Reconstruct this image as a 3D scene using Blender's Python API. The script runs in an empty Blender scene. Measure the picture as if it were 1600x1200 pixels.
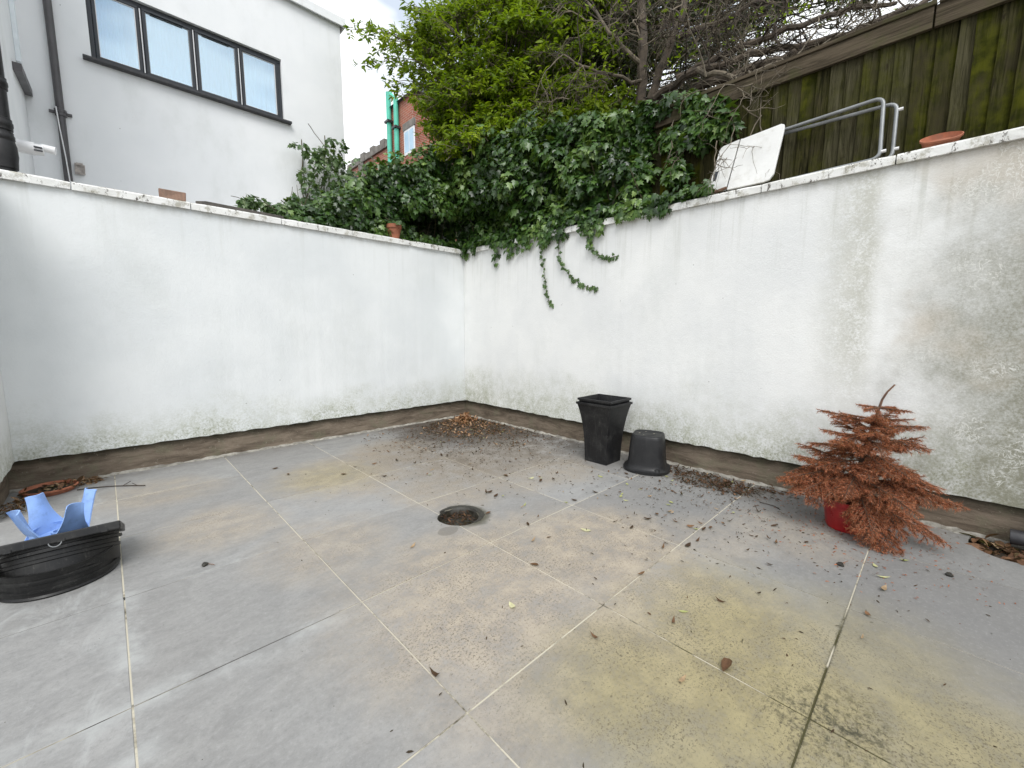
import bpy, bmesh, math, random
import numpy as np
from mathutils import Vector, Matrix

random.seed(7)
RNG = np.random.default_rng(11)
S = bpy.context.scene
COL = S.collection

# ------------------------------------------------------------------ camera
F_PX, CX, CY, CAM_H = 652.0, 800.0, 600.0, 1.27
PITCH, ROLL, AZ = math.atan2(82, 652.0), math.radians(0.3), math.radians(44.2)
FW = np.array([math.sin(AZ) * math.cos(PITCH), math.cos(AZ) * math.cos(PITCH), -math.sin(PITCH)])
_rt = np.array([math.cos(AZ), -math.sin(AZ), 0.0]); _up = np.cross(_rt, FW)
RT = math.cos(ROLL) * _rt + math.sin(ROLL) * _up
UP = -math.sin(ROLL) * _rt + math.cos(ROLL) * _up
CAM = np.array([0, 0, CAM_H])
cd = bpy.data.cameras.new('camera'); cam = bpy.data.objects.new('camera', cd); COL.objects.link(cam)
cd.sensor_fit = 'HORIZONTAL'; cd.sensor_width = 36.0; cd.lens = F_PX / 1600 * 36.0
cd.clip_start = 0.05; cd.clip_end = 600
m = Matrix((RT, UP, -FW)).transposed().to_4x4(); m.translation = Vector(CAM)
cam.matrix_world = m
S.camera = cam

# ------------------------------------------------------------------ sky, sun, exposure
SUN_EL, SUN_AZ = math.radians(50), math.radians(219)     # azimuth clockwise from +Y
W = bpy.data.worlds.new('World'); S.world = W; W.use_nodes = True
nt = W.node_tree; nt.nodes.clear()
out = nt.nodes.new('ShaderNodeOutputWorld'); bg = nt.nodes.new('ShaderNodeBackground')
sky = nt.nodes.new('ShaderNodeTexSky'); sky.sky_type = 'NISHITA'; sky.sun_disc = False
sky.sun_elevation = SUN_EL; sky.sun_rotation = SUN_AZ; sky.air_density = 1.0; sky.dust_density = 1.5
tc = nt.nodes.new('ShaderNodeTexCoord'); mp = nt.nodes.new('ShaderNodeMapping'); mp.inputs['Scale'].default_value = (1, 1, 2.2)
nz = nt.nodes.new('ShaderNodeTexNoise'); nz.inputs['Scale'].default_value = 2.3; nz.inputs['Detail'].default_value = 5; nz.inputs['Roughness'].default_value = 0.55
nz.inputs['Distortion'].default_value = 0.3
rp = nt.nodes.new('ShaderNodeValToRGB'); rp.color_ramp.elements[0].position = 0.40; rp.color_ramp.elements[1].position = 0.54
rp.color_ramp.elements[0].color = (0.05, 0.05, 0.05, 1); rp.color_ramp.elements[1].color = (1, 1, 1, 1)
mx = nt.nodes.new('ShaderNodeMix'); mx.data_type = 'RGBA'
mx.inputs[7].default_value = (10.7, 10.9, 11.05, 1)        # overcast cloud
nt.links.new(tc.outputs['Generated'], mp.inputs['Vector']); nt.links.new(mp.outputs[0], nz.inputs['Vector'])
nt.links.new(nz.outputs['Fac'], rp.inputs['Fac']); nt.links.new(rp.outputs['Color'], mx.inputs[0])
mb_ = nt.nodes.new('ShaderNodeMix'); mb_.data_type = 'RGBA'; mb_.inputs[0].default_value = .85; mb_.inputs[7].default_value = (5.6, 6.3, 7.3, 1)
nt.links.new(sky.outputs[0], mb_.inputs[6]); nt.links.new(mb_.outputs[2], mx.inputs[6]); nt.links.new(mx.outputs[2], bg.inputs['Color'])
bg.inputs['Strength'].default_value = 0.1
nt.links.new(bg.outputs[0], out.inputs['Surface'])
sl = bpy.data.lights.new('sun', 'SUN'); sl.energy = 1.6; sl.angle = math.radians(30); sl.color = (1, 0.985, 0.96)
so = bpy.data.objects.new('sun', sl); COL.objects.link(so)
sd = Vector((math.sin(SUN_AZ) * math.cos(SUN_EL), math.cos(SUN_AZ) * math.cos(SUN_EL), math.sin(SUN_EL)))
so.rotation_euler = sd.to_track_quat('Z', 'Y').to_euler(); so.location = (-6, -3, 9)
S.view_settings.view_transform = 'Standard'; S.view_settings.look = 'None'
S.view_settings.gamma = 1.0; S.view_settings.use_curve_mapping = False
S.view_settings.exposure = 0.5
S.render.engine = 'CYCLES'
S.cycles.max_bounces = 8; S.cycles.transparent_max_bounces = 8
S.cycles.use_denoising = True


def ray(px, py): return FW + RT * (px - CX) / F_PX - UP * (py - CY) / F_PX
def on_x(px, py, X): d = ray(px, py); return CAM + d * (X / d[0])
def on_y(px, py, Y): d = ray(px, py); return CAM + d * (Y / d[1])
def on_z(px, py, z=0.0): d = ray(px, py); return CAM + d * ((z - CAM_H) / d[2])
def at_d(px, py, t): return CAM + ray(px, py) * t

# ------------------------------------------------------------------ node helper
class NM:
    def __init__(s, name):
        s.m = bpy.data.materials.new(name); s.m.use_nodes = True; s.t = s.m.node_tree; s.t.nodes.clear()
        s.o = s.n('ShaderNodeOutputMaterial'); s._p = None
    def n(s, typ, **kw):
        x = s.t.nodes.new(typ)
        for k, v in kw.items(): setattr(x, k, v)
        return x
    def set(s, sock, v):
        if isinstance(v, bpy.types.NodeSocket): s.t.links.new(v, sock)
        elif v is not None:
            if isinstance(v, (tuple, list)) and len(v) == 3 and sock.type == 'RGBA': v = (*v, 1)
            sock.default_value = v
    def pos(s):
        if s._p is None: s._p = s.n('ShaderNodeNewGeometry').outputs['Position']
        return s._p
    def obj(s): return s.n('ShaderNodeTexCoord').outputs['Object']
    def rnd(s): return s.n('ShaderNodeObjectInfo').outputs['Random']
    def attr(s, a): return s.n('ShaderNodeAttribute', attribute_name=a).outputs['Fac']
    def mapv(s, v, sc=(1, 1, 1), loc=(0, 0, 0)):
        x = s.n('ShaderNodeMapping'); s.set(x.inputs['Vector'], v); s.set(x.inputs['Scale'], sc); s.set(x.inputs['Location'], loc); return x.outputs[0]
    def noise(s, v, sc, det=3, ro=.55, dist=0):
        x = s.n('ShaderNodeTexNoise'); s.set(x.inputs['Vector'], v); s.set(x.inputs['Scale'], sc); s.set(x.inputs['Detail'], det)
        s.set(x.inputs['Roughness'], ro); s.set(x.inputs['Distortion'], dist); return x.outputs['Fac']
    def voro(s, v, sc, feat='F1'):
        x = s.n('ShaderNodeTexVoronoi', feature=feat); s.set(x.inputs['Vector'], v); s.set(x.inputs['Scale'], sc); return x.outputs['Distance']
    def ma(s, op, a, b=None, c=None):
        x = s.n('ShaderNodeMath', operation=op); s.set(x.inputs[0], a)
        if b is not None: s.set(x.inputs[1], b)
        if c is not None: s.set(x.inputs[2], c)
        return x.outputs[0]
    def mul(s, a, b): return s.ma('MULTIPLY', a, b)
    def add(s, a, b): return s.ma('ADD', a, b)
    def sub(s, a, b): return s.ma('SUBTRACT', a, b)
    def mn(s, a, b): return s.ma('MINIMUM', a, b)
    def mxx(s, a, b): return s.ma('MAXIMUM', a, b)
    def st(s, v, a, b, lo=0., hi=1.):
        x = s.n('ShaderNodeMapRange', interpolation_type='SMOOTHSTEP'); s.set(x.inputs['Value'], v)
        x.inputs['From Min'].default_value = a; x.inputs['From Max'].default_value = b
        x.inputs['To Min'].default_value = lo; x.inputs['To Max'].default_value = hi; return x.outputs[0]
    def xyz(s, v):
        x = s.n('ShaderNodeSeparateXYZ'); s.set(x.inputs[0], v); return x.outputs[0], x.outputs[1], x.outputs[2]
    def dist(s, v, p, sc=(1, 1, 1)):
        a = s.n('ShaderNodeVectorMath', operation='SUBTRACT'); s.set(a.inputs[0], v); a.inputs[1].default_value = p
        b = s.n('ShaderNodeVectorMath', operation='MULTIPLY'); s.set(b.inputs[0], a.outputs[0]); b.inputs[1].default_value = sc
        c = s.n('ShaderNodeVectorMath', operation='LENGTH'); s.set(c.inputs[0], b.outputs[0]); return c.outputs['Value']
    def mix(s, f, a, b):
        x = s.n('ShaderNodeMix', data_type='RGBA'); s.set(x.inputs[0], f); s.set(x.inputs[6], a); s.set(x.inputs[7], b); return x.outputs[2]
    def bump(s, h, st=.3, d=.01):
        x = s.n('ShaderNodeBump'); s.set(x.inputs['Height'], h); x.inputs['Strength'].default_value = st; x.inputs['Distance'].default_value = d; return x.outputs[0]
    def bsdf(s, col, rough=.7, norm=None, metal=0., spec=.5, **kw):
        x = s.n('ShaderNodeBsdfPrincipled'); s.set(x.inputs['Base Color'], col); s.set(x.inputs['Roughness'], rough)
        s.set(x.inputs['Metallic'], metal); s.set(x.inputs['Specular IOR Level'], spec)
        if norm is not None: s.set(x.inputs['Normal'], norm)
        for k, v in kw.items(): s.set(x.inputs[k], v)
        return x.outputs[0]
    def done(s, sh): s.t.links.new(sh, s.o.inputs['Surface']); return s.m


def simple(name, col, rough=.6, var=.25, sc=8, bump=.15, metal=0., spec=.5, dirt=None, dirt_amt=.4, bsc=120):
    N = NM(name); p = N.obj(); n1 = N.noise(p, sc, 4, .6); n2 = N.noise(p, bsc, 2)
    dark = tuple(c * (1 - var) for c in col); lite = tuple(min(1, c * (1 + var)) for c in col)
    c = N.mix(N.st(n1, .3, .7), dark, lite)
    if dirt: c = N.mix(N.mul(N.st(N.noise(p, sc * 2.3, 5, .7), .48, .7), dirt_amt), c, dirt)
    return N.done(N.bsdf(c, N.st(n1, .2, .8, rough - .1, rough + .1), N.bump(n2, bump, .003), metal, spec))


def mat_wall(kind):
    N = NM('white_render_' + kind); p = N.pos(); x, y, z = N.xyz(p)
    lo, hi = {'house': ((.82, .835, .845), (.88, .89, .895)), 'left': ((.69, .715, .72), (.77, .79, .79))}.get(kind, ((.73, .74, .735), (.81, .815, .80)))
    base = N.mix(N.st(N.noise(p, 1.3, 4), .3, .7), lo, hi)
    # large cloudy greying
    base = N.mix(N.mul(N.st(N.noise(N.mapv(p, (1, 1, .5)), 1.9, 5, .65), .5, .75), .35), base, (.60, .62, .60))
    # run marks below the coping
    stv = N.mapv(p, (9, 9, .35)); run = N.noise(stv, 1.5, 5, .7)
    top = N.st(z, 1.5, 2.4)
    amt = {'right': .45, 'left': .16, 'side': .3, 'house': .12}[kind]
    if kind == 'house': top = N.st(z, 5.0, 6.2)
    base = N.mix(N.mul(N.mul(N.st(run, .5, .72), top), amt), base, (.40, .41, .35))
    nA = N.noise(p, 10, 7, .78); nB = N.noise(p, 62, 4, .8); nC = N.noise(p, 2.2, 5, .6)
    if kind != 'house':
        # dirt line under the coping
        tl = N.mul(N.st(z, 2.25, 2.38), N.st(N.noise(N.mapv(p, (5, 5, 2)), 1.6, 4, .7), .4, .65))
        base = N.mix(N.mul(tl, .4), base, (.40, .39, .33))
        # algae band near the foot
        hgt = N.add(z, N.mul(N.sub(nC, .5), -.75))
        k = {'right': .9, 'left': .75, 'side': .9}[kind]
        band = N.st(hgt, .85 if kind == 'right' else .68, .22)
        mot = N.st(N.add(N.mul(nA, .5), N.mul(nB, .5)), .36, .64)
        base = N.mix(N.mul(N.mul(band, mot), k), base, (.33, .345, .235))
        base = N.mix(N.mul(N.mul(N.st(hgt, .36, .24), N.st(nB, .50, .68)), .5), base, (.16, .17, .11))
    if kind == 'right':
        # damp, algae-covered end of the wall
        yy = N.add(y, N.mul(N.sub(nC, .5), 1.1))
        damp = N.st(yy, .42, -.22)
        low = N.st(N.add(z, N.mul(N.sub(nA, .5), .6)), 2.4, .5)
        dm = N.mul(damp, N.st(N.add(N.mul(nA, .5), N.mul(nB, .5)), .32, .62, .5, 1.))
        base = N.mix(N.mul(dm, N.add(.70, N.mul(low, .28))), base, (.235, .23, .175))
        warm = N.mul(N.mul(N.st(yy, .5, .0), N.st(N.noise(p, 1.5, 3), .48, .66)), .45)
        base = N.mix(warm, base, (.60, .53, .44))
        base = N.mix(N.mul(N.mul(N.st(yy, .2, -.4), N.st(nB, .52, .70)), .35), base, (.24, .245, .18))
        # narrow run from a coping joint
        yd = N.sub(N.add(y, N.mul(N.sub(N.noise(p, 3, 4), .5), .16)), .36)
        s1 = N.mul(N.mul(N.st(yd, -.05, .07), N.st(yd, .42, .05)), N.st(z, .4, 1.3))
        s1 = N.mul(s1, N.st(N.add(N.mul(nA, .5), N.mul(nB, .5)), .34, .56))
        base = N.mix(N.mul(s1, .60), base, (.38, .375, .295))
        # flaking paint veins
        vn = N.ma('ABSOLUTE', N.sub(N.noise(p, 16, 4, .6, 1.2), .5))
        veins = N.mul(N.mul(N.st(vn, .026, .008), N.st(N.noise(p, 2.6, 3), .50, .62)), N.mxx(N.mul(damp, .7), N.mul(s1, .5)))
        base = N.mix(veins, base, (.76, .76, .72))
    # black specks
    sp = N.voro(p, 9, 'F1'); base = N.mix(N.mul(N.st(sp, .045, .025), N.st(N.noise(p, 3.1, 2), .55, .6)), base, (.10, .09, .07))
    h = N.add(N.mul(N.noise(p, 90, 3, .7), 1.), N.mul(N.noise(p, 12, 3), 1.2))
    return N.done(N.bsdf(base, .85, N.bump(h, .35 if kind != 'house' else .12, .006), spec=.25))


def mat_tile():
    N = NM('porcelain_tile'); p = N.pos(); r = N.rnd(); x, y, z = N.xyz(p)
    pr = N.n('ShaderNodeVectorMath', operation='ADD'); cm = N.n('ShaderNodeCombineXYZ')
    N.set(cm.inputs[0], N.mul(r, 37.)); N.set(cm.inputs[1], N.mul(r, 91.)); N.set(pr.inputs[0], p); N.set(pr.inputs[1], cm.outputs[0]); q = pr.outputs[0]
    n0 = N.noise(p, 1.3, 7, .70, .5); nf = N.noise(p, 60, 4, .8); nm = N.noise(p, 6, 6, .75)
    def blob(c, rad, soft=.35, stretch=(1, 1, 1)):
        d = N.add(N.dist(p, (*c, 0), stretch), N.mul(N.sub(n0, .5), 1.3 * rad)); return N.st(d, rad * (1 + soft), rad * (1 - soft))
    fine = N.noise(q, 48, 6, .82); mid = N.noise(N.mapv(q, (1, 1.5, 1)), 6.5, 7, .72, .5)
    base = N.mix(N.st(mid, .28, .72), (.228, .226, .220), (.312, .308, .297))
    base = N.mix(N.mul(N.st(N.noise(N.mapv(q, (1, 2.6, 1)), 2.2, 6, .7, .8), .46, .70), .40), base, (.36, .355, .345))
    base = N.mix(N.mul(N.st(r, .3, 1.), .55), base, (.22, .21, .20)); base = N.mix(N.mul(N.st(r, .35, .0), .35), base, (.34, .335, .33))
    shade_a = blob((2.75, -.1), .85, .6); shade_b = blob((3.1, 1.0), .6, .7); base = N.mix(N.mul(N.mxx(shade_a, shade_b), .5), base, (.155, .155, .155))  # light falloff and tree shade painted as darker patches on the right-hand tiles
    base = N.mix(N.mul(N.st(fine, .50, .66), .36), base, (.16, .16, .157))
    base = N.mix(N.mul(N.st(fine, .48, .34), .28), base, (.40, .40, .39))
    # beige sediment film, several puddle marks
    beige = None
    for c, rad, k in (((1.30, 1.50), .62, .85), ((2.0, 1.35), .55, .9), ((1.7, .75), .5, .8), ((1.5, 3.6), .55, .75), ((2.5, 2.6), .42, .55),
                   ((.45, 3.2), .33, .6), ((.25, 4.2), .34, .5), ((3.0, .6), .35, .4), ((.9, 2.45), .36, .55), ((1.0, 1.0), .36, .5), ((3.0, 3.1), .5, .5), ((2.1, 3.9), .5, .8), ((2.4, 3.2), .5, .75), ((2.9, 2.5), .4, .6), ((1.9, 2.7), .4, .6), ((2.6, .9), .3, .4)):
        b = N.mul(blob(c, rad, .5), k); beige = b if beige is None else N.mxx(beige, b)
    beige = N.mul(beige, N.st(N.add(N.mul(nm, .6), N.mul(nf, .4)), .34, .58, .3, 1.))
    base = N.mix(beige, base, N.mix(N.st(nm, .35, .65), (.315, .262, .20), (.435, .37, .285)))
    olive = None
    for c, rad, k in (((1.55, .28), .50, .9), ((1.80, .45), .42, .85), ((1.30, .60), .34, .8), ((2.0, .55), .34, .65), ((1.75, -.2), .42, .8), ((1.22, .25), .44, .8), ((1.9, .1), .5, .6), ((1.35, 3.65), .34, .5)):
        b = N.mul(blob(c, rad, .75), k); olive = b if olive is None else N.mxx(olive, b)
    olive = N.mul(olive, N.st(N.add(N.mul(nm, .6), N.mul(nf, .4)), .32, .56, .62, 1.))
    base = N.mix(olive, base, N.mix(N.st(nm, .35, .65), (.235, .20, .095), (.335, .288, .150)))
    # dark grain specks inside the film
    film = N.mxx(beige, olive)
    spk = N.mul(N.st(N.noise(p, 95, 3, .85), .52, .62), N.st(film, .15, .75)); spk = N.mul(spk, N.st(N.noise(p, 3.4, 4, .6), .36, .6, .25, 1.))
    base = N.mix(N.mul(spk, .85), base, (.10, .082, .055))
    spk2 = N.mul(N.st(N.noise(N.mapv(p, (1, 1.8, 1)), 48, 2, .8), .62, .69), film)
    base = N.mix(N.mul(spk2, .8), base, (.07, .055, .038))
    # black algae near one joint
    blk = N.mul(blob((1.60, .14), .16, .7), N.st(N.add(N.mul(N.noise(p, 22, 5, .8), .6), N.mul(nf, .4)), .46, .60)); base = N.mix(N.mul(blk, .85), base, (.035, .035, .022))
    jn = N.mul(N.mul(N.st(N.ma('ABSOLUTE', N.sub(y, .195)),   .012, .002), N.st(N.dist(p, (1.85, .195, 0)), .75, .4)), N.st(nf, .38, .58)); base = N.mix(N.mul(jn, .7), base, (.05, .048, .028))
    # soil washed out of the leaf pile and around the drain and the wall foot
    soil = blob((3.42, 4.36), .62, .5); soil2 = N.mul(blob((2.85, 3.6), .95, .8), .85); soil3 = N.mul(blob((3.62, 1.2), .30, .6, (1.6, .7, 1)), .75); soil4 = N.mul(blob((3.5, 3.2), .7, .8), .85)
    sm = N.mxx(N.mxx(soil, soil2), N.mxx(soil3, soil4)); sm = N.mul(sm, N.st(N.add(N.mul(nm, .6), N.mul(nf, .4)), .38, .58))
    core = N.st(N.add(N.dist(p, (3.40, 4.34, 0)), N.mul(N.sub(N.add(N.mul(nm, .5), N.mul(n0, .5)), .5), 1.7)), 1.30, .66)
    base = N.mix(N.mul(N.mxx(sm, N.mul(core, N.st(nf, .30, .50, .55, 1.))), .90), base, (.062, .047, .034))
    dr = N.mul(N.st(N.add(N.dist(p, (1.68, 2.21, 0)), N.mul(N.sub(nm, .5), .12)), .21, .15), N.st(x, 1.5, 1.68)); base = N.mix(N.mul(dr, .9), base, (.075, .07, .045))
    dr2 = N.st(N.add(N.dist(p, (1.475, 2.10, 0), (1, 1.3, 1)), N.mul(N.sub(nm, .5), .05)), .075, .065); base = N.mix(N.mul(dr2, .55), base, (.14, .125, .105))
    # dirt along the plinth on both sides
    edge = N.mxx(N.st(x, 3.45, 3.85), N.st(y, 4.75, 5.0)); base = N.mix(N.mul(N.mul(edge, N.st(nm, .42, .6)), .45), base, (.13, .11, .085))
    # lime bloom along the joints at the near left
    lime = N.mul(N.mul(N.st(N.ma('ABSOLUTE', N.add(x, .035)), .10, .0), N.st(y, 3.0, 2.4)), N.st(N.noise(p, 3, 6, .7), .42, .62))
    l2 = N.mul(N.mul(N.st(N.ma('ABSOLUTE', N.sub(y, 1.80)), .13, .0), N.st(x, .85, .5)), N.st(N.noise(p, 2.6, 6, .7), .40, .64))
    l3 = N.mul(N.mul(N.st(N.ma('ABSOLUTE', N.sub(y, 2.62)), .06, .0), N.st(x, .8, .4)), N.st(N.noise(p, 2.0, 6, .7), .48, .62))
    l4 = N.mul(N.st(x, .0, -.15), N.st(N.noise(N.mapv(p, (3, 1, 1)), 2.2, 7, .7, .8), .5, .70))
    lm = N.mxx(N.mxx(lime, l2), N.mxx(l3, l4)); base = N.mix(N.mul(lm, .5), base, (.48, .49, .48))
    g = N.voro(p, 24); base = N.mix(N.mul(N.st(g, .06, .03), N.st(N.noise(p, 8, 2), .56, .6)), base, (.07, .06, .05))
    h = N.add(N.mul(N.noise(N.mapv(q, (1, 1.5, 1)), 26, 5, .7), 1.), N.mul(fine, .6))
    rough = N.st(N.noise(p, 4, 5, .7), .3, .7, .46, .66)
    return N.done(N.bsdf(base, rough, N.bump(h, .25, .004), spec=.35))


def mat_grout():
    N = NM('joint_grout'); p = N.pos(); x, y, z = N.xyz(p)
    n = N.noise(p, 3.4, 6, .75); c = N.mix(N.st(n, .31, .49), (.10, .088, .062), (.52, .48, .385))
    lf = N.mul(N.st(x, .80, .74), N.mxx(N.st(N.ma('ABSOLUTE', N.sub(y, 1.80)), .02, .01), N.mxx(N.st(N.ma('ABSOLUTE', N.sub(y, 2.605)), .02, .01), N.st(N.ma('ABSOLUTE', N.sub(y, 3.41)), .02, .01)))); c = N.mix(N.mul(lf, N.st(N.noise(p, 2.2, 4), .62, .48)), c, (.045, .042, .036))
    d = N.st(N.dist(p, (1.7, .2, 0)), .75, .4); c = N.mix(N.mul(d, N.st(N.noise(p, 3, 3), .40, .5)), c, (.07, .065, .03))
    c = N.mix(N.st(N.dist(p, (3.4, 4.3, 0)), 1.1, .6), c, (.07, .055, .04))
    return N.done(N.bsdf(c, .9, N.bump(N.noise(p, 90, 3), .4, .004), spec=.2))


def mat_plinth():
    N = NM('plinth_concrete'); p = N.pos(); x, y, z = N.xyz(p)
    st = N.mapv(p, (1, 1, 5)); c = N.mix(N.st(N.noise(st, 2.6, 6, .7, .5), .32, .68), (.10, .078, .058), (.235, .19, .145))
    c = N.mix(N.mul(N.st(N.noise(p, 5, 5, .7), .5, .66), .5), c, (.17, .165, .11))
    c = N.mix(N.mul(N.st(N.add(z, N.mul(N.sub(N.noise(p, 6, 4, .7), .5), .12)), .15, .26), .88), c, (.035, .035, .022))  # dirt plus the overhang's shadow, painted dark along the plinth top
    c = N.mix(N.mul(N.st(N.noise(p, 30, 4, .8), .60, .70), .5), c, (.36, .32, .26))
    h = N.add(N.noise(st, 9, 5, .7), N.mul(N.noise(p, 60, 3), .4))
    return N.done(N.bsdf(c, .9, N.bump(h, .6, .01), spec=.2))


def mat_coping():
    N = NM('painted_coping'); p = N.pos(); x, y, z = N.xyz(p)
    c = N.mix(N.st(N.noise(p, 4, 4), .3, .7), (.70, .70, .67), (.80, .80, .78))
    c = N.mix(N.mul(N.st(N.noise(p, 9, 6, .75), .50, .64), .7), c, (.30, .28, .21))
    c = N.mix(N.mul(N.st(N.noise(N.mapv(p, (1, 1, .5)), 21, 5, .8), .57, .64), .9), c, (.06, .048, .035))
    # the top carries moss and dirt
    g = N.n('ShaderNodeNewGeometry'); nx, ny, nz_ = N.xyz(g.outputs['Normal'])
    c = N.mix(N.mul(N.st(nz_, .6, .95), N.st(N.noise(p, 6, 4), .3, .6)), c, (.22, .20, .14))
    return N.done(N.bsdf(c, .8, N.bump(N.noise(p, 40, 4, .7), .5, .006), spec=.3))


def mat_fence(board=True):
    N = NM('weathered_board' if board else 'weathered_rail'); o = N.obj(); r = N.rnd()
    ad = N.n('ShaderNodeVectorMath', operation='ADD'); cm = N.n('ShaderNodeCombineXYZ')
    N.set(cm.inputs[0], N.mul(r, 31.)); N.set(cm.inputs[1], N.mul(r, 57.)); N.set(cm.inputs[2], N.mul(r, 13.)); N.set(ad.inputs[0], o); N.set(ad.inputs[1], cm.outputs[0]); q = ad.outputs[0]
    grain = N.noise(N.mapv(q, (30, 30, 1.6)), 2.2, 5, .65, .8)
    if not board:
        grain = N.noise(N.mapv(q, (20, 1.4, 20)), 2.2, 5, .65, .8); c = N.mix(N.st(grain, .3, .7), (.040, .032, .021), (.115, .092, .064))
        c = N.mix(N.mul(N.st(N.noise(q, 3, 5, .7), .48, .66), .5), c, (.07, .075, .03)); return N.done(N.bsdf(c, .85, N.bump(grain, .6, .006), spec=.1))
    c = N.mix(N.st(grain, .32, .66), (.011, .011, .004), (.052, .047, .020))
    c = N.mix(N.st(r, .55, .2), c, N.mix(N.st(grain, .3, .7), (.024, .022, .010), (.080, .074, .042)))
    moss = N.mul(N.st(N.noise(N.mapv(q, (2, 2, .8)), 2.6, 5, .65), .40, .62), N.st(r, 0., .6, .5, 1.))
    c = N.mix(N.mul(moss, .85), c, N.mix(N.st(N.noise(q, 14, 4), .3, .7), (.018, .022, .001), (.062, .066, .004)))
    c = N.mix(N.mul(N.st(r, .86, .93), N.st(N.noise(N.mapv(q, (2, 2, .6)), 3, 3), .40, .6)), c, (.09, .092, .003))
    c = N.mix(N.mul(N.st(N.noise(N.mapv(q, (6, 6, 2)), 3.4, 5, .8), .60, .67), .8), c, (.02, .016, .01))
    c = N.mix(N.mul(N.st(N.noise(N.mapv(q, (3, 3, 1.2)), 2.4, 4, .6), .52, .68), .6), c, (.040, .034, .020))
    return N.done(N.bsdf(c, .9, N.bump(grain, .7, .006), spec=.08))


def mat_leaf(name, cols, trans=.25, rough=.42, spec=.5, veins=True):
    N = NM(name); r = N.attr('rnd'); cr = N.n('ShaderNodeValToRGB'); N.set(cr.inputs[0], r)
    e = cr.color_ramp.elements
    e[0].position = cols[0][0]; e[0].color = (*cols[0][1], 1); e[1].position = cols[-1][0]; e[1].color = (*cols[-1][1], 1)
    for pz, c in cols[1:-1]: k = e.new(pz); k.color = (*c, 1)
    p = N.pos(); c = N.mix(N.mul(N.st(N.noise(p, 60, 3), .3, .7), .35), cr.outputs[0], tuple(v * .55 for v in cols[0][1]))
    b = N.bsdf(c, rough, N.bump(N.noise(p, 90, 2), .25, .004), spec=spec)
    t = N.n('ShaderNodeBsdfTranslucent'); N.set(t.inputs['Color'], N.mix(.5, c, (.30, .44, .012)))
    ms = N.n('ShaderNodeMixShader'); ms.inputs[0].default_value = trans; N.t.links.new(b, ms.inputs[1]); N.t.links.new(t.outputs[0], ms.inputs[2])
    return N.done(ms.outputs[0])


def mat_glass():
    N = NM('window_glass'); g = N.n('ShaderNodeBsdfGlossy'); g.inputs['Roughness'].default_value = .03; g.inputs['Color'].default_value = (.80, .92, 1, 1)
    t = N.n('ShaderNodeBsdfTransparent'); t.inputs['Color'].default_value = (.72, .88, .97, 1)
    ms = N.n('ShaderNodeMixShader'); ms.inputs[0].default_value = .42; N.t.links.new(t.outputs[0], ms.inputs[1]); N.t.links.new(g.outputs[0], ms.inputs[2])
    return N.done(ms.outputs[0])


def mat_brick():
    N = NM('red_brickwork'); p = N.pos(); x, y, z = N.xyz(p); cb = N.n('ShaderNodeCombineXYZ'); N.set(cb.inputs[0], N.add(x, y)); N.set(cb.inputs[1], z)
    b = N.n('ShaderNodeTexBrick'); N.set(b.inputs['Vector'], cb.outputs[0]); b.inputs['Scale'].default_value = 1
    b.inputs['Brick Width'].default_value = .225; b.inputs['Row Height'].default_value = .075; b.inputs['Mortar Size'].default_value = .008
    b.inputs['Color1'].default_value = (.40, .12, .065, 1); b.inputs['Color2'].default_value = (.30, .085, .05, 1); b.inputs['Mortar'].default_value = (.38, .30, .25, 1)
    c = N.mix(N.mul(N.st(N.noise(p, 1.5, 4), .4, .7), .35), b.outputs['Color'], (.22, .09, .06))
    return N.done(N.bsdf(c, .85, N.bump(b.outputs['Fac'], -.4, .006)))


def mat_plastic_black(name, dust=.35, col=(.014, .014, .015), rough=.38):
    N = NM(name); p = N.obj(); n = N.noise(p, 7, 6, .7); st = N.noise(N.mapv(p, (22, 22, 2.5)), 1.6, 5, .7, .8)
    c = N.mix(N.mul(N.st(n, .45, .7), dust), col, (.10, .098, .09))
    c = N.mix(N.mul(N.st(st, .55, .72), dust * .9), c, (.13, .125, .115))
    c = N.mix(N.mul(N.st(N.noise(p, 60, 3, .8), .62, .7), dust), c, (.20, .19, .17))
    return N.done(N.bsdf(c, N.st(n, .3, .7, rough, rough + .22), N.bump(N.noise(p, 45, 3), .12, .003), spec=.32))


M = {}
for k in ('right', 'left', 'side', 'house'): M['wall_' + k] = mat_wall(k)
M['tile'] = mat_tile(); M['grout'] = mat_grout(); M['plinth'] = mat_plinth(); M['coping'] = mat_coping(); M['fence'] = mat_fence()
M['rail'] = mat_fence(False); M['glass'] = mat_glass(); M['brick'] = mat_brick()
M['ivy'] = mat_leaf('ivy_leaf', [(0, (.010, .028, .006)), (.4, (.040, .098, .018)), (.75, (.105, .195, .036)), (1, (.24, .35, .09))], .14, .34, .55)
M['ivy_pale'] = mat_leaf('ivy_leaf_pale', [(0, (.03, .065, .022)), (.5, (.075, .14, .045)), (.85, (.14, .22, .075)), (1, (.34, .40, .24))], .2, .36)
M['bush'] = mat_leaf('bush_leaf', [(0, (.045, .085, .006)), (.4, (.165, .26, .010)), (.75, (.32, .42, .016)), (1, (.45, .54, .06))], .42, .5, .3)
M['conifer'] = mat_leaf('evergreen_leaf', [(0, (.012, .018, .009)), (.5, (.030, .040, .016)), (.8, (.065, .055, .028)), (1, (.09, .06, .03))], .1, .7)
M['needle'] = mat_leaf('dead_needle', [(0, (.17, .042, .020)), (.4, (.44, .14, .066)), (.8, (.60, .235, .125)), (1, (.68, .36, .22))], .15, .75, .2)
M['dry'] = mat_leaf('dry_leaf', [(0, (.035, .02, .013)), (.4, (.10, .048, .026)), (.75, (.22, .115, .06)), (1, (.46, .33, .20))], .12, .7, .3)
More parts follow.
